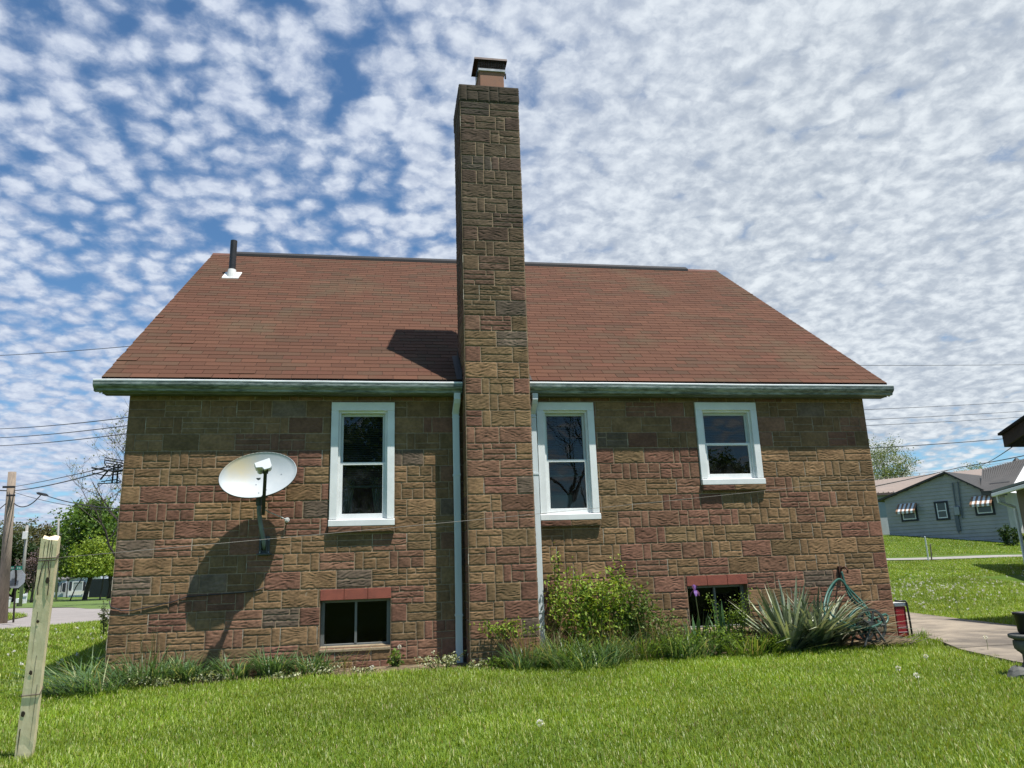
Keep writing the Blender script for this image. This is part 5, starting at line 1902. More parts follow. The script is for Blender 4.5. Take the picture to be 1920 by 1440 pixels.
def build_hose():
    h = thing('hose_hanger', 'rusty bracket on the block wall from which the green hose hangs', 'hose hanger', (8.62, -.02, .86))
    p = on(1576, 1066, 1, -.03)
    hb = B()
    hb.box(p[0] - .03, -.045, p[2] - .13, p[0] + .01, -.008, p[2] + .03)
    hb.tube([p, p + (0, -.10, .02), p + (.02, -.12, -.02), p + (.02, -.11, -.06)], .012, 8)
    hb.make_each('bracket', mat('rust', (.09, .04, .025), .9, .4, 12.0), h)
    r = random.Random(9)
    M_hose = mat('green hose', (.04, .125, .10), .4, .25, 4.0)
    M_hose2 = mat('pale hose', (.20, .27, .24), .4, .2, 4.0)
    def W(x, y, yy): return on(x, y, 1, yy)
    path = [(1578, 1072, -.14), (1583, 1090, -.16), (1590, 1112, -.2), (1600, 1128, -.25), (1618, 1142, -.3), (1640, 1158, -.33), (1648, 1168, -.46), (1638, 1180, -.52), (1612, 1180, -.60),
            (1580, 1172, -.64), (1552, 1160, -.62), (1545, 1140, -.58), (1552, 1110, -.45), (1568, 1088, -.28), (1580, 1090, -.26), (1600, 1120, -.30), (1625, 1140, -.36), (1648, 1150, -.40),
            (1655, 1160, -.5), (1645, 1172, -.58), (1615, 1178, -.64), (1575, 1164, -.66), (1556, 1148, -.6), (1552, 1128, -.5), (1562, 1100, -.30), (1574, 1086, -.26), (1592, 1104, -.25),
            (1622, 1136, -.34), (1630, 1162, -.38), (1612, 1176, -.42), (1592, 1160, -.42), (1612, 1140, -.40), (1634, 1160, -.42), (1660, 1152, -.30), (1664, 1164, -.32), (1650, 1176, -.36)]
    pts = [W(*q) for q in path]
    # smooth it
    sm = []
    for i in range(len(pts) - 1):
        p0, p1, p2, p3 = pts[max(i - 1, 0)], pts[i], pts[i + 1], pts[min(i + 2, len(pts) - 1)]
        for k in range(6):
            t = k / 6
            sm.append(.5 * ((2 * p1) + (-p0 + p2) * t + (2 * p0 - 5 * p1 + 4 * p2 - p3) * t * t + (-p0 + 3 * p1 - 3 * p2 + p3) * t ** 3))
    o = B().tube(sm, .014, 8).make('garden_hose', M_hose, None, smooth=True)
    tag(o, 'tangled green garden hose hanging in loops at the right corner of the house', 'hose')
    cr = thing('hose_reel', 'dark plastic hose reel with round drum behind the sword leaves at the right house corner', 'hose reel', (9.1, -.3, 0))
    c = W(1625, 1172, -.46)
    d = B()
    for yy in (-.10, .10):
        q = c + np.array((0, yy, 0))
        n = 22
        for k in range(n):
            a, b_ = 2 * math.pi * k / n, 2 * math.pi * (k + 1) / n
            pa = lambda w, rr, dy: (q[0] + rr * math.cos(w), q[1] + dy, q[2] + rr * math.sin(w))
            for dy in (0, .02):
                d.quad(pa(a, .17, dy), pa(b_, .17, dy), pa(b_, .20, dy), pa(a, .20, dy))
            d.quad(pa(a, .20, 0), pa(b_, .20, 0), pa(b_, .20, .02), pa(a, .20, .02))
            d.quad(pa(a, .17, 0), pa(b_, .17, 0), pa(b_, .17, .02), pa(a, .17, .02))
        for k in range(5):
            a = k * 1.2566
            d.tube([q + np.array((0, .01, 0)), q + np.array((.18 * math.cos(a), .01, .18 * math.sin(a)))], .014, 6)
    d.tube([c + (0, -.12, 0), c + (0, .13, 0)], .055, 12)
    d.make('drum', mat('dark grey plastic', (.045, .05, .052), .5, .25), cr, recalc=False)
    f = B()
    for yy in (-.14, .13):
        f.tube([c + (-.04, yy, 0), c + (-.17, yy, -c[2] + .0)], .013, 6)
        f.tube([c + (.0, yy, 0), c + (.16, yy, -c[2] + .0)], .013, 6)
    f.tube([c + (-.17, -.14, -c[2] + .02), c + (-.17, .13, -c[2] + .02)], .013, 6)
    f.make('stand', mat('grey tube', (.10, .11, .115), .45, .2), cr)


build_hose()

# ------------------------------------------------------------------ vegetation
def leaves(name, P, size, cols, seed, parent=None, up_bias=0.25, ratio=0.55, m=None):
    """one folded rhombic leaf at every point of P (n,3)"""
    r = np.random.default_rng(seed)
    n = len(P)
    d = r.normal(size=(n, 3)); d[:, 2] -= up_bias
    d /= np.linalg.norm(d, axis=1, keepdims=True)
    q = r.normal(size=(n, 3)); q[:, 2] += up_bias * 2
    s = np.cross(d, q); s /= np.linalg.norm(s, axis=1, keepdims=True) + 1e-9
    nn = np.cross(s, d)
    L = (size * r.uniform(.6, 1.3, n))[:, None]
    Wd = L * ratio * .5
    V = np.stack([P, P + d * L * .5 + s * Wd + nn * L * .10, P + d * L, P + d * L * .5 - s * Wd + nn * L * .10], 1).reshape(-1, 3)
    b0 = np.arange(n)[:, None] * 4
    tris = np.concatenate([b0 + np.array([[0, 1, 2]]), b0 + np.array([[0, 2, 3]])])
    C = np.repeat(cols, 4, axis=0)
    return fast_mesh(name, V, np.zeros((0, 4), np.int32), C, m or M_leaf, parent, tris)


def blade_mesh(P, H, Wd, az, lean, curl, cols, base_dark=1.0, tip=None):
    """curved blades: returns V, quads, tris, colours. 3 segments"""
    n = len(P)
    dr = np.stack([np.cos(az), np.sin(az), np.zeros(n)], 1)
    sd = np.stack([-np.sin(az), np.cos(az), np.zeros(n)], 1)
    z = np.array([[0, 0, 1.0]])
    rows = []
    for f, wf in ((0, 1.0), (.38, .95), (.74, .62)):
        hx = H * (lean * f + curl * f * f)
        hz = H * (f * np.sqrt(np.clip(1 - lean ** 2, .05, 1)) - .55 * curl * f * f)
        c = P + dr * hx[:, None] + z * hz[:, None]
        rows += [c - sd * (Wd * wf * .5)[:, None], c + sd * (Wd * wf * .5)[:, None]]
    hx = H * (lean + curl)
    hz = H * (np.sqrt(np.clip(1 - lean ** 2, .05, 1)) - .55 * curl)
    rows.append(P + dr * hx[:, None] + z * hz[:, None])
    V = np.stack(rows, 1).reshape(-1, 3)
    b0 = np.arange(n)[:, None] * 7
    quads = np.concatenate([b0 + np.array([[0, 1, 3, 2]]), b0 + np.array([[2, 3, 5, 4]])])
    tris = b0 + np.array([[4, 5, 6]])
    C = np.repeat(cols, 7, axis=0)
    return V, quads, tris, C


def blades(name, P, H, Wd, az, lean, curl, cols, parent=None, m=None):
    V, q, t, C = blade_mesh(P, H, Wd, az, lean, curl, cols)
    return fast_mesh(name, V, q, C, m or M_blade, parent, t)


def in_bed(x, y):
    bed = (y > -0.42 - 0.05 * np.sin(x * 3.1) - 0.04 * np.sin(x * 7.7)) & (x > -0.1) & (x < 9.6) & (y < 9.2)
    bed |= (x > -0.05) & (x < 9.6) & (y > -.02) & (y < 9.2)
    return bed


def on_patio(x, y):
    xl = np.interp(y, [-4.2, -2.35, -1.28, -.5, .28, .31, 4.6], [8.75, 9.08, 9.37, 9.75, 10.02, 9.60, 9.60])
    xr = np.interp(y, [-4, -1.6, .7, 2.0, 4.0, 4.6], [11.0, 11.5, 11.97, 12.22, 12.62, 12.7])
    edge = 0.05 * np.sin(y * 9) + 0.04 * np.sin(y * 23 + x)
    return (y > -4.2) & (y < 4.3) & (x > xl + edge) & (x < xr + edge)


def near_edge_x(y):
    return np.interp(y, [p[1] for p in ROAD_N], [p[0] for p in ROAD_N])


def build_lawn():
    r = np.random.default_rng(17)
    Vs, Qs, Ts, Cs, n0 = [], [], [], [], 0
    def field(x0, x1, y0, y1, dens, hgt, wid, keep):
        nonlocal n0
        n = int((x1 - x0) * (y1 - y0) * dens)
        x, y = r.uniform(x0, x1, n), r.uniform(y0, y1, n)
        # in view only
        d = np.stack([x, y, terr(x, y)], 1) - CAM
        zc = d @ FW
        px = 960 + 1392 * (d @ RT) / np.maximum(zc, .1)
        py = 720 - 1392 * (d @ UP) / np.maximum(zc, .1)
        ok = (zc > 1) & (px > -700) & (px < 2620) & (py < 1760) & keep(x, y) & ~in_bed(x, y) & ~on_patio(x, y)
        x, y = x[ok], y[ok]
        n = len(x)
        clump = .5 + .5 * np.sin(x * 2.3 + 1.7 * np.sin(y * 1.9)) * np.sin(y * 2.9 + 1.1 * np.sin(x * 2.7))
        clump2 = .5 + .5 * np.sin(x * 9.1 + 2 * np.sin(y * 5.3)) * np.sin(y * 11.3 + 2 * np.sin(x * 7.1))
        tall = np.clip((y + .9) / .6, 0, 1) * (np.abs(x - 4.8) < 5.2) * (y < .2)
        H = hgt * r.uniform(.55, 1.25, n) * (.75 + .35 * clump + .25 * clump2) * (1 + .4 * tall)
        P = np.stack([x, y, terr(x, y) - .004], 1)
        t = r.random(n)[:, None]
        a, b_, c_ = np.array([[.128, .228, .017]]), np.array([[.280, .385, .036]]), np.array([[.48, .51, .17]])
        col = a * (1 - t) + b_ * t
        s = (r.random(n) < .12)[:, None]
        col = np.where(s, c_ * r.uniform(.7, 1.1, (n, 1)), col)
        dead = (r.random(n) < .018 + .04 * (clump2 > .85))[:, None]
        col = np.where(dead, np.array([[.36, .29, .14]]), col)
        patch = .5 + .5 * np.sin(x * .75 + 1.2 * np.sin(y * .9)) * np.sin(y * 1.1 + .8 * np.sin(x * .6) + .5)
        col = col * .92 * (.68 + .30 * clump[:, None] + .32 * patch[:, None]) * r.uniform(.85, 1.15, (n, 1))
        yel = np.clip(np.sin(x * .9 + 2.0) * np.sin(y * 1.3 + .7), 0, 1)[:, None] * .30
        col = col * (1 - yel) + np.array([[.20, .23, .045]]) * yel
        V, q, tt, C = blade_mesh(P, H, wid * r.uniform(.7, 1.25, n), r.uniform(0, 6.283, n), r.uniform(.05, .60, n), r.uniform(.0, .45, n), col)
        Vs.append(V); Qs.append(q + n0); Ts.append(tt + n0); Cs.append(C)
        n0 += len(V)
    al = lambda x, y: np.ones(len(x), bool)
    field(-2.5, 11.5, -6.3, -2.6, 5200, .046, .0052, al)
    field(-3.0, 11.5, -2.6, -.35, 4200, .048, .0056, al)
    field(-9.0, 0.05, -.35, 5.0, 1500, .070, .010, lambda x, y: x > near_edge_x(y) + .1)
    field(-8.0, -3.0, -5.0, -.35, 2000, .062, .008, al)
    field(-9.0, -.0, 5.0, 16.0, 700, .075, .015, lambda x, y: x > near_edge_x(y) + .1)
    field(9.6, 17, -1.5, 5.0, 1900, .06, .009, al)
    field(9.6, 20, 5.0, 11.0, 1100, .06, .012, al)
    field(12, 30, 11.0, 18.3, 600, .05, .018, al)
    field(16, 40, 20.9, 29.0, 350, .05, .026, al)
    # kerb island round the stop sign
    isl = np.array([(-8.4, 16.3), (-8.9, 18.4), (-9.5, 20.6), (-10.6, 22.4), (-11.4, 22.9), (-10.4, 19.8), (-11.5, 15)])
    def inside(x, y):
        c = np.zeros(len(x), bool)
        for (xa, ya), (xb, yb) in zip(isl, np.roll(isl, -1, 0)):
            k = ((ya > y) != (yb > y)) & (x < (xb - xa) * (y - ya) / (yb - ya + 1e-9) + xa)
            c ^= k
        return c
    field(-12, -7, 14, 24, 500, .16, .022, inside)
    o = fast_mesh('grass', np.concatenate(Vs), np.concatenate(Qs), np.concatenate(Cs), M_blade, None, np.concatenate(Ts))
    struct(o, 'stuff')
    # lawn beyond the road
    strip('far_verge', [(-60, 38.2), (-17.5, 37.0), (-13.2, 33.4), (-9.4, 26.6), (-7.4, 24.2)], [(-60, 90), (-30, 80), (-18, 70), (-8, 60), (0, 50)],
          mat('far lawn', (.105, .165, .03), .95, .35, 1.2), 30, 14, .03)
    V = [(x, y, float(terr(x, y)) + .05) for x, y in isl]
    struct(link_mesh('kerb_island', V, [tuple(range(len(V)))], mat('island soil', (.16, .15, .08), .95, .35, 2.0), None, recalc=True))


build_lawn()


def build_bed():
    # strip of bare soil, straw and edging along the wall foot
    m = mat('bed soil', (.22, .17, .10), .95, .45, 14.0, col2=(.07, .05, .03), bump=.012, bscale=40.0)
    n = 70
    V = []
    rs = random.Random(8)
    for i in range(n + 1):
        x = -.05 + 9.6 * i / n
        V += [(x, .02, .035), (x, -.2, .03 + rs.uniform(-.01, .015)), (x, -.46 - .05 * math.sin(x * 3.1) - .04 * math.sin(x * 7.7), .006)]
    Fc = []
    for i in range(n):
        for k in range(2):
            a = i * 3 + k
            Fc.append((a, a + 3, a + 4, a + 1))
    struct(link_mesh('soil_bed', V, Fc, m, None, recalc=True))


build_bed()


def cmix(n, r, a, b_, dead=None, pd=.0):
    t = r.random(n)[:, None]
    c = np.array([a]) * (1 - t) + np.array([b_]) * t
    if dead is not None:
        k = (r.random(n) < pd)[:, None]
        c = np.where(k, np.array([dead]), c)
    return c * r.uniform(.8, 1.2, (n, 1))


def tuft(name, x, y, rad, n, H, wid, lab, cat, cols, seed, group=None, lean=(.05, .65), curl=(.2, .75), lx=0.0):
    r = np.random.default_rng(seed)
    a, d = r.uniform(0, 6.283, n), rad * np.sqrt(r.random(n))
    P = np.stack([x + d * np.cos(a), y + d * .6 * np.sin(a), np.full(n, .0) + terr(x, y)], 1)
    az = a + r.normal(0, .7, n)
    le, cu = r.uniform(*lean, n), r.uniform(*curl, n)
    if lx:
        az = np.where(r.random(n) < abs(lx), (math.pi if lx < 0 else 0) + r.normal(0, .5, n), az)
    o = blades(name, P, H * r.uniform(.5, 1.15, n), wid * r.uniform(.7, 1.2, n), az, le, cu, cols(n, r))
    return tag(o, lab, cat, group)


BLUEG = lambda n, r: cmix(n, r, (.05, .115, .04), (.15, .25, .10), (.36, .40, .2), .10)
MIDG = lambda n, r: cmix(n, r, (.075, .15, .025), (.19, .28, .055), (.36, .34, .16), .14)
DRYG = lambda n, r: cmix(n, r, (.10, .12, .04), (.22, .19, .09), (.34, .27, .15), .4)

G1 = 'grass clumps along the wall foot'
tuft('grass_clump', .10, -.72, .34, 330, .50, .012, 'dark blue green grass clump flopping over the lawn at the left house corner', 'grass clump', BLUEG, 1, G1, (.3, .85), (.3, .8), -.55)
tuft('grass_clump', .55, -.30, .34, 300, .44, .013, 'blue green grass clump against the wall just right of the left house corner', 'grass clump', BLUEG, 2, G1)
tuft('grass_clump', .95, -.24, .22, 200, .36, .013, 'small grass clump at the wall foot left of the dish shadow', 'grass clump', BLUEG, 3, G1)
tuft('grass_clump', 1.38, -.24, .16, 150, .34, .013, 'grass clump at the wall foot directly below the satellite dish', 'grass clump', BLUEG, 4, G1)
tuft('grass_clump', 1.80, -.22, .17, 230, .38, .013, 'dense upright dark grass clump right of the dish shadow', 'grass clump', BLUEG, 5, G1, (.02, .45))
tuft('grass_clump', 2.20, -.20, .20, 170, .34, .012, 'grass clump just left of the left basement window', 'grass clump', BLUEG, 6, G1)
tuft('grass_clump', -.16, -.10, .16, 70, .55, .010, 'sparse arching grass at the very corner of the house left edge', 'grass clump', MIDG, 7, G1)
tuft('grass_clump', 4.55, -.72, .22, 210, .36, .010, 'dark grass clump at the foot of the stone chimney', 'grass clump', BLUEG, 8, G1)
tuft('grass_clump', 4.95, -.62, .25, 260, .46, .010, 'grass clump below the right downspout', 'grass clump', MIDG, 9, G1)
tuft('grass_clump', 5.45, -.62, .25, 260, .48, .010, 'tall dark grass clump in front of the leafy bush', 'grass clump', BLUEG, 10, G1)
tuft('grass_clump', 5.95, -.50, .26, 230, .46, .010, 'tall grass clump right of the leafy bush', 'grass clump', MIDG, 11, G1)
tuft('dry_grass', 4.62, -.55, .30, 130, .62, .006, 'thin dry straw stalks before the chimney base', 'dry grass', DRYG, 12, 'dry stalks along the wall', (.02, .5), (.0, .5))
tuft('dry_grass', 6.3, -.35, .22, 110, .58, .006, 'greyish dry stalks between the leafy bush and the sword leaved iris', 'dry grass', DRYG, 13, 'dry stalks along the wall', (.02, .4), (.0, .4))
tuft('dry_grass', .48, -.25, .30, 45, .72, .005, 'thin tall pale stalks in front of the left end of the block wall', 'dry grass', DRYG, 14, 'dry stalks along the wall', (.0, .3), (.0, .2))
tuft('dry_grass', 2.55, -.2, .25, 26, .48, .005, 'few bent dry stalks below the left basement window', 'dry grass', DRYG, 15, 'dry stalks along the wall', (.1, .5), (.2, .6))
tuft('grass_clump', 5.15, -.92, .36, 300, .42, .010, 'dark grass clump leaning over the lawn before the leafy bush', 'grass clump', BLUEG, 17, G1, (.1, .8), (.3, .8))
tuft('grass_clump', 6.45, -.52, .34, 320, .46, .010, 'tall mixed grass clump left of the bright green plant', 'grass clump', BLUEG, 18, G1)
tuft('grass_clump', 7.25, -.62, .34, 260, .40, .010, 'grass clump before the right basement window', 'grass clump', MIDG, 19, G1)
tuft('dry_grass', 5.75, -.60, .42, 120, .70, .006, 'thin pale stalks standing through the grass before the leafy bush', 'dry grass', DRYG, 20, 'dry stalks along the wall', (.02, .5), (.0, .4))
tuft('grass_clump', 9.95, .15, .16, 60, .17, .010, 'little grass tuft at the near edge of the concrete walk', 'grass clump', MIDG, 16, G1)


def leaf_plant(name, x, y, z0, rx, ry, h, n, size, a, b_, lab, cat, seed, group=None, stems=7, pale=None, pp=0., mound=1.0, taper=.0):
    r = np.random.default_rng(seed)
    t = thing(name, lab, cat, (x, y, z0), group)
    sb = B()
    tips = []
    for i in range(stems):
        an, d = r.uniform(0, 6.283), r.uniform(.2, 1)
        e = np.array((x + rx * d * math.cos(an), y + ry * d * math.sin(an), z0 + h * (.55 + .45 * r.random()) * (1 - taper * d)))
        b0 = np.array((x + rx * .25 * math.cos(an), y + ry * .25 * math.sin(an), z0))
        mid = b0 * .5 + e * .5 + (0, 0, h * .08)
        sb.tube([b0, mid, e], [.006, .005, .003], 5)
        tips.append((b0, mid, e))
    sb.make('stem', mat('green stem', (.07, .09, .03), .8, .3), t)
    k = r.integers(0, stems, n)
    f = np.sqrt(r.random(n)) ** mound
    B0 = np.array([q[0] for q in tips])[k]; Mi = np.array([q[1] for q in tips])[k]; E_ = np.array([q[2] for q in tips])[k]
    ff = f[:, None]
    P = B0 * (1 - ff) ** 2 + 2 * Mi * ff * (1 - ff) + E_ * ff ** 2
    P = P + r.normal(0, 1, (n, 3)) * np.array([[rx * .15, ry * .18, h * .065]])
    P[:, 2] = np.maximum(P[:, 2], z0 + .01)
    P[:, 1] = np.minimum(P[:, 1], -.03 - .05 * r.random(n)) if y < .3 else P[:, 1]
    leaves('foliage', P, size, cmix(n, r, a, b_, pale, pp), seed, t)
    return t


GA, GB_ = (.11, .19, .022), (.33, .42, .06)
leaf_plant('leafy_bush', 5.42, -.36, 0, .60, .26, 1.02, 2900, .052, GA, GB_, 'bright green leafy bush climbing beside the right downspout', 'bush', 21, None, 22)
leaf_plant('leafy_bush', 6.06, -.34, 0, .50, .24, .82, 2000, .046, (.07, .12, .025), (.18, .25, .06), 'smaller pale green bush to the right of the tall leafy bush', 'bush', 22, None, 14)
leaf_plant('sapling', 5.00, -.16, 0, .14, .08, 1.34, 330, .045, GA, GB_, 'thin sapling shoots rising beside the white right downspout', 'sapling', 23, None, 5)
leaf_plant('sapling', 5.80, -.18, 0, .13, .08, 1.26, 260, .042, GA, GB_, 'thin leafy shoot standing above the bush right of the downspout', 'sapling', 24, None, 4)
leaf_plant('vine', 4.36, -.52, .30, .42, .06, .22, 420, .036, GA, GB_, 'low green creeper across the foot of the chimney', 'vine', 25, None, 7)
leaf_plant('weed', 3.12, -.16, 0, .07, .06, .22, 80, .07, (.10, .17, .03), (.22, .30, .07), 'single leafy weed below the right edge of the left basement window', 'weed', 26)
PA = 'pale edged plants along the wall foot'
PL = (.55, .56, .38)
for i, (x, y, rx, h, n, lab) in enumerate(((3.62, -.34, .30, .18, 420, 'cream edged leafy plant just left of the left downspout foot'), (4.0, -.55, .14, .12, 150, 'small pale plant in front of the left downspout foot'),
                                           (2.32, -.36, .24, .17, 280, 'pale cream leaved plant left of the left basement window foot'), (1.95, -.50, .18, .10, 150, 'yellowish low plant in front of the dense grass clump'),
                                           (.62, -.55, .34, .14, 260, 'pale blossoming weeds among grass near the left house corner'), (1.25, -.42, .26, .12, 190, 'pale sprouting weeds below the satellite dish'),
                                           (2.75, -.33, .20, .08, 90, 'sparse pale seedlings under the left basement window'))):
    leaf_plant('pale_plant', x, y, 0, rx, .12, h, n, .030, (.14, .19, .05), (.32, .36, .16), lab, 'plant', 31 + i, PA, 12, PL, .42)
for i, (x, y, rx, h, n, lab) in enumerate(((6.75, -.52, .34, .36, 620, 'bright lime green leafy plant in front of the iris'), (6.42, -.30, .14, .40, 160, 'yellow green young plant left of the iris'),
                                           (7.18, -.30, .30, .70, 1300, 'fine leaved light green bush before the right basement window'), (6.2, -.60, .36, .26, 480, 'low broad leaved green plant in front of the dry stalks'),
                                           (7.45, -.62, .36, .22, 420, 'low green weeds in front of the spiky yucca'), (4.25, -.62, .2, .16, 180, 'low green plant in front of the chimney base'))):
    leaf_plant('green_plant', x, y, 0, rx, .14, h, n, .040 if i != 2 else .026, GA, (.21, .30, .045), lab, 'plant', 41 + i, 'green plants along the wall', 12)


def swords(x, y, n, L, wid, seed, rad, lean, curl, cols, z=0., squash=.7):
    r = np.random.default_rng(seed)
    a = r.uniform(0, 6.283, n)
    P = np.stack([x + rad * np.cos(a) * r.random(n), y + rad * .5 * np.sin(a) * r.random(n), np.full(n, z)], 1)
    le = r.uniform(*lean, n)
    V, q, t, C = blade_mesh(P, L * r.uniform(.65, 1.1, n), wid * r.uniform(.75, 1.2, n), a, le, r.uniform(*curl, n), cols(n, r))
    V[:, 1] = np.where(V[:, 1] > -.03, -.03 - .02 * np.sin(V[:, 0] * 90), V[:, 1])
    return V, q, t, C


YUC = lambda n, r: cmix(n, r, (.045, .075, .045), (.24, .30, .20), (.46, .49, .34), .28)  # mixed dark and pale leaves carry shaded gaps and sun gloss in colour
M_sword = foliage('sword leaf', .12, .33, .6)
for i, (x, y, n, L, w, lab, le, cu) in enumerate(((7.78, -.48, 190, .86, .030, 'large spiky yucca with stiff grey green sword leaves right of the basement window', (.1, .97), (-.02, .18)),
                                                  (8.14, -.44, 170, .84, .034, 'yucca with bent pale sword leaves in the middle of the spiky group', (.05, .75), (.15, .95)),
                                                  (8.46, -.26, 80, .84, .034, 'yucca flopping to the right below the hanging hose', (.15, .8), (.25, 1.0)))):
    V, q, t_, C = swords(x, y, int(n * .8), L, w * 1.35, 60 + i, .10, le, cu, YUC)
    o = fast_mesh('yucca', V, q, C, M_sword, None, t_)
    tag(o, lab, 'yucca', 'spiky yuccas under the hose')
r = np.random.default_rng(66)
n = 60
P = np.stack([r.uniform(7.9, 9.3, n), r.uniform(-.75, -.3, n), r.uniform(.02, .06, n)], 1)
o = blades('dead_leaves', P, r.uniform(.2, .5, n), np.full(n, .022), r.normal(-.2, .6, n), np.full(n, .97), r.uniform(0, .1, n), cmix(n, r, (.10, .085, .055), (.22, .19, .13)))
o['kind'] = 'stuff'
IRI = lambda n, r: cmix(n, r, (.04, .10, .03), (.085, .16, .05))
for i, (x, y, n, L, lab) in enumerate(((6.66, -.34, 26, .52, 'iris with broad dark green sword leaves left of the right basement window'), (7.02, -.30, 20, .60, 'iris clump below the purple flower'))):
    V, q, t_, C = swords(x, y, n, L, .04, 70 + i, .10, (.0, .4), (0., .12), IRI)
    o = fast_mesh('iris', V, q, C, M_sword, None, t_)
    tag(o, lab, 'iris', 'irises at the basement window')


def build_iris_flower():
    c = on(1303, 1109, 1, -.22)
    t = thing('iris_flower', 'purple iris bloom on a thin stalk at the top left of the right basement window', 'flower', (c[0], c[1], 0))
    B().tube([(c[0] + .03, c[1], 0), (c[0] + .02, c[1], .4), (c[0], c[1], c[2] - .02)], .006, 6).make('stalk', mat('green stem', (.07, .09, .03), .8), t)
    M_pet = foliage('petal', .35)
    V, Fc = [], []
    for k in range(6):
        a = k * math.pi / 3 + .3
        upw = k % 2
        d = np.array((math.cos(a), math.sin(a), 0)); s = np.array((-math.sin(a), math.cos(a), 0))
        pts = []
        for f, w, z in ((0, .008, 0), (.4, .034, .03 if upw else .012), (.8, .042, .065 if upw else -.015), (1.0, .015, .08 if upw else -.055)):
            rr = .062 * f * (.55 if upw else 1)
            pts += [c + d * rr + s * w * .5 + Z3(z), c + d * rr - s * w * .5 + Z3(z)]
        o = len(V); V += pts
        Fc += [(o + 2 * i, o + 2 * i + 1, o + 2 * i + 3, o + 2 * i + 2) for i in range(3)]
    link_mesh('petal', V, Fc, M_pet, t, smooth=True, cols=[(.20, .10, .36)] * len(V))


build_iris_flower()

# dandelion clocks: the ones standing out are things, the far sprinkle is one mass
def dandelion(x, y, h, lab, seed, rad=.02):
    z = float(terr(x, y))
    t = thing('dandelion', lab, 'dandelion', (x, y, z), 'dandelion seed heads on the lawn')
    B().tube([(x, y, z - .01), (x + .008, y, z + h * .6), (x, y, z + h)], .0028, 5).make('stalk', mat('pale stalk', (.20, .22, .10), .8), t)
    r = np.random.default_rng(seed)
    d = r.normal(size=(90, 3)); d /= np.linalg.norm(d, axis=1, keepdims=True)
    leaves('seed_head', np.array([[x, y, z + h]]) + d * rad * .72, rad * .55, np.full((90, 3), .72), seed, t, 0, .7)


for i, (px, py, h, lab) in enumerate(((1722, 1286, .10, 'white dandelion head on the lawn below the concrete walk'), (1853, 1224, .16, 'tall dandelion head at the near edge of the concrete walk'),
                                      (749, 1238, .26, 'tall dandelion head beside the leafy weed under the left basement window'), (697, 1262, .08, 'short dandelion head left of the leafy weed'),
                                      (137, 1273, .12, 'dandelion head between the wooden post and the left house corner'), (1738, 1244, .07, 'small dandelion head right of the house corner on the lawn'),
                                      (1686, 1266, .07, 'small dandelion head below the right house corner'), (1013, 1372, .04, 'low white dandelion head in the middle of the front lawn'))):
    p = on(px, py, 2, 0.0)
    if i == 2: p = on(px, 1285, 1, -.25)
    if i == 3: p = on(px, 1283, 1, -.45)
    dandelion(p[0], p[1], h, lab, 200 + i)
r = np.random.default_rng(77)
n = 1500
x = r.uniform(10.5, 24, n); y = r.uniform(2.5, 15, n)
k = (r.random(n) < np.exp(-((y - 8.2) / 3.0) ** 2) * (.4 + .6 * (np.sin(x * 1.3) * np.sin(y * 1.1) > -.3))) & ~on_patio(x, y)
x, y = x[k], y[k]
x2, y2 = r.uniform(-7, -.4, 90), r.uniform(1, 12, 90)
x, y = np.concatenate([x, x2]), np.concatenate([y, y2])
k = ~((x < 0) & (x < near_edge_x(y)))
x, y = x[k], y[k]
P = np.repeat(np.stack([x, y, terr(x, y) + r.uniform(.06, .11, len(x))], 1), 14, axis=0)
d = r.normal(size=P.shape); d /= np.linalg.norm(d, axis=1, keepdims=True)
o = leaves('lawn_flowers', P + d * .016, .022, np.full((len(P), 3), .62), 5, None, 0, .8)
struct(o, 'stuff')


# ------------------------------------------------------------------ trees
def tree(name, base, h, r0, spread, nleaf, lsize, a, b_, lab, seed, levels=4, first=.3, dense=.5, group='trees beyond the road', droop=0.0, bark=None, ups=.35, gather=.10, zmin=None):
    r = np.random.default_rng(seed)
    base = np.array(base, float)
    t = thing(name, lab, 'tree', tuple(base), group)
    bb = B()
    tips = []
    def grow(p, d, L, rad, lev):
        n = 5
        pts, rs = [p], [rad]
        for i in range(n):
            d = d + r.normal(0, .13, 3) + np.array((0, 0, (.10 if lev < 2 else .03) - droop * lev * .05))
            d = d / np.linalg.norm(d)
            p = p + d * L / n
            pts.append(p); rs.append(rad * (1 - .65 * (i + 1) / n))
        bb.tube(pts, rs, 7 if lev == 0 else 5 if lev < 3 else 4, cap=False)
        if lev >= levels - 2:
            tips.extend([(q, lev) for q in pts[2:]])
        if lev < levels - 1:
            k = (9, 5, 4, 3, 3)[lev]
            for j in range(k):
                f = first + (1 - first) * (j + .6 * r.random()) / k if lev == 0 else .25 + .75 * (j + r.random()) / k
                i = min(int(f * n), n - 1)
                q = pts[i] + (pts[i + 1] - pts[i]) * (f * n - i)
                an = r.uniform(0, 6.283)
                e = np.array((math.cos(an), math.sin(an), ups + .25 * r.normal()))
                e = e / np.linalg.norm(e)
                nd = d * .35 + e * spread
                nd /= np.linalg.norm(nd)
                ll = L * (.62 - .25 * f * (lev == 0)) * r.uniform(.75, 1.15)
                grow(q, nd, ll, max(rs[i] * .55, .008), lev + 1)
    grow(base, np.array((r.normal(0, .05), r.normal(0, .05), 1.0)), h * .78, r0, 0)
    bb.make('trunk', bark or M_bark, t, smooth=True, recalc=False)
    T = np.array([q for q, _ in tips])
    k = r.integers(0, len(T), nleaf)
    P = T[k] + r.normal(0, 1, (nleaf, 3)) * h * gather * np.array([[.5, .5, .42]])
    if zmin is not None:
        lo = P[:, 2] < zmin
        P[lo, 2] = zmin + r.random(lo.sum()) * h * .25
    leaves('crown', P, lsize, cmix(nleaf, r, a, b_), seed, t, .3, .7)
    return t


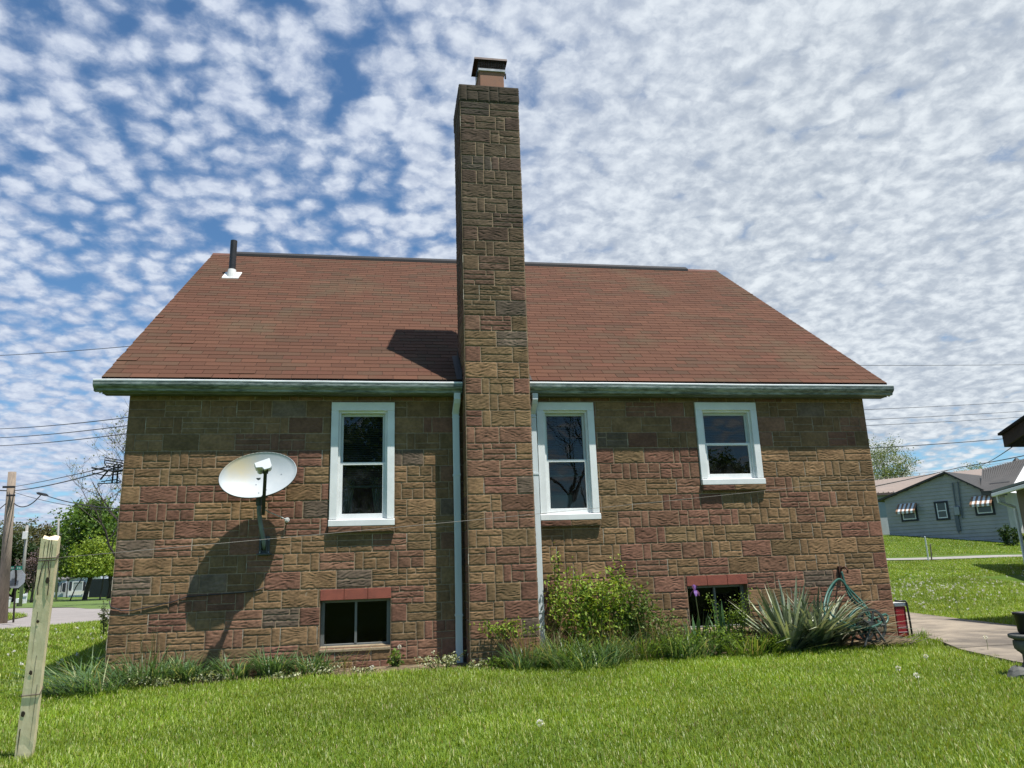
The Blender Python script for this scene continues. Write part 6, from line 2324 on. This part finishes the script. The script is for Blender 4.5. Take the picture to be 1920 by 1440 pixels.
def gz(x, y, dep):
    p = at(x, y, dep)
    p[2] = float(terr(p[0], p[1])) - .1
    return p


TREE_D = 62
tree('budding_tree', gz(222, 1090, 40), 9.6, .16, .62, 1300, .11, (.16, .18, .09), (.27, .29, .17), 'nearly bare tree with tiny buds rising behind the antenna at the house corner', 101, 5, .25, ups=.6, gather=.02)
tree('dark_green_tree', gz(160, 1105, 66), 8.6, .22, .85, 5200, .30, (.06, .125, .02), (.15, .235, .045), 'dark green leafy tree with open crown left of the house', 102, 4, .28, gather=.055)
tree('dark_green_tree', gz(206, 1105, 70), 8.8, .22, .8, 4600, .30, (.06, .13, .022), (.15, .24, .05), 'dark green tree partly hidden behind the left wall of the house', 103, 4, .28, gather=.055)
tree('olive_tree', gz(82, 1105, 74), 8.0, .2, .75, 5000, .22, (.085, .082, .032), (.17, .155, .065), 'brownish olive tree with fresh buds behind the top of the wooden post', 104, 4, .22, gather=.06)
tree('olive_tree', gz(46, 1105, 78), 7.2, .2, .75, 3800, .22, (.10, .095, .045), (.19, .175, .085), 'pale olive budding tree between utility pole and wooden post', 105, 4, .22, gather=.06)
tree('olive_tree', gz(2, 1105, 70), 7.8, .2, .7, 2600, .22, (.07, .085, .03), (.15, .16, .07), 'thin leaved tree at the left picture edge behind the utility pole', 106, 4, .2, gather=.06)
tree('lime_tree', gz(188, 1112, 62), 4.8, .07, 1.7, 10000, .22, (.12, .19, .026), (.27, .35, .05), 'low spreading yellow green tree above the small white house', 107, 4, .5, droop=.2, ups=.12, gather=.26, zmin=1.75)
tree('lime_tree', gz(132, 1112, 66), 4.5, .06, 1.7, 8000, .22, (.12, .19, .026), (.26, .34, .05), 'yellow green tree drooping over the roof of the white house', 108, 4, .5, droop=.2, ups=.12, gather=.26, zmin=1.75)
tree('redbud_tree', gz(60, 1118, 62), 4.2, .12, .9, 2600, .13, (.14, .10, .105), (.22, .16, .165), 'small purple pink flowering tree behind the stop sign', 109, 4, .25, gather=.05)
tree('evergreen_tree', gz(22, 1112, 70), 5.6, .2, .9, 7000, .26, (.014, .034, .010), (.045, .075, .022), 'dark evergreen shrub like tree behind the stop sign', 110, 4, .08, ups=.1, gather=.08)
tree('evergreen_tree', gz(84, 1112, 72), 6.2, .2, .9, 7500, .26, (.016, .036, .010), (.05, .08, .024), 'dark evergreen tree behind the middle of the wooden post', 111, 4, .08, ups=.1, gather=.08)
tree('evergreen_tree', gz(-18, 1112, 68), 5.8, .2, .9, 6000, .26, (.016, .036, .010), (.05, .08, .024), 'dark evergreen tree at the left picture edge', 112, 4, .08, ups=.1, gather=.08)
p = at(1659, 985, 66); p[2] = 2.4
tree('round_tree', p, 8.2, .17, .8, 9000, .13, (.13, .18, .06), (.25, .29, .13), 'round light green tree against blue sky just right of the brick house', 113, 4, .2, group='trees behind the grey house', ups=.5, gather=.07)
p = at(1840, 985, 84); p[2] = 2.4
tree('round_tree', p, 8.2, .17, .8, 5000, .16, (.13, .18, .06), (.22, .28, .12), 'tiny treetop showing above the tan roof right of the grey gable', 114, 4, .2, group='trees behind the grey house', ups=.5, gather=.07)
GM = 'trees across the garden mirrored in the window panes'
tree('bare_tree', (15.0, -41.0, -.1), 15.0, .25, .6, 900, .10, (.10, .12, .05), (.2, .22, .1), 'bare branching tree mirrored in the middle upper window', 121, 5, .25, group=GM, ups=.6, gather=.02)
tree('leafy_tree', (29.0, -43.0, -.1), 8.6, .22, .8, 6000, .30, (.08, .14, .03), (.16, .24, .06), 'leafy tree mirrored in the right upper window', 122, 4, .2, group=GM, gather=.07)
tree('leafy_tree', (1.0, -40.0, -.1), 12.0, .25, .9, 6500, .32, (.07, .13, .03), (.14, .22, .05), 'dense leafy tree mirrored in the left upper window', 123, 4, .15, group=GM, gather=.08)
leaf_plant('shrub', *gz(202, 1152, 15.5)[:2], 0, .22, .2, .75, 260, .06, (.08, .11, .04), (.2, .22, .12), 'small pale shrub at the road edge by the left house corner', 'shrub', 115)
p = at(1893, 1012, 36)
leaf_plant('shrub', p[0], p[1], float(terr(p[0], p[1])) - .1, .5, .4, 1.1, 700, .14, (.02, .045, .012), (.06, .10, .03), 'dark rounded shrub beside the tan shed and grey house', 'shrub', 116)

print('built', len(bpy.data.objects), 'objects')
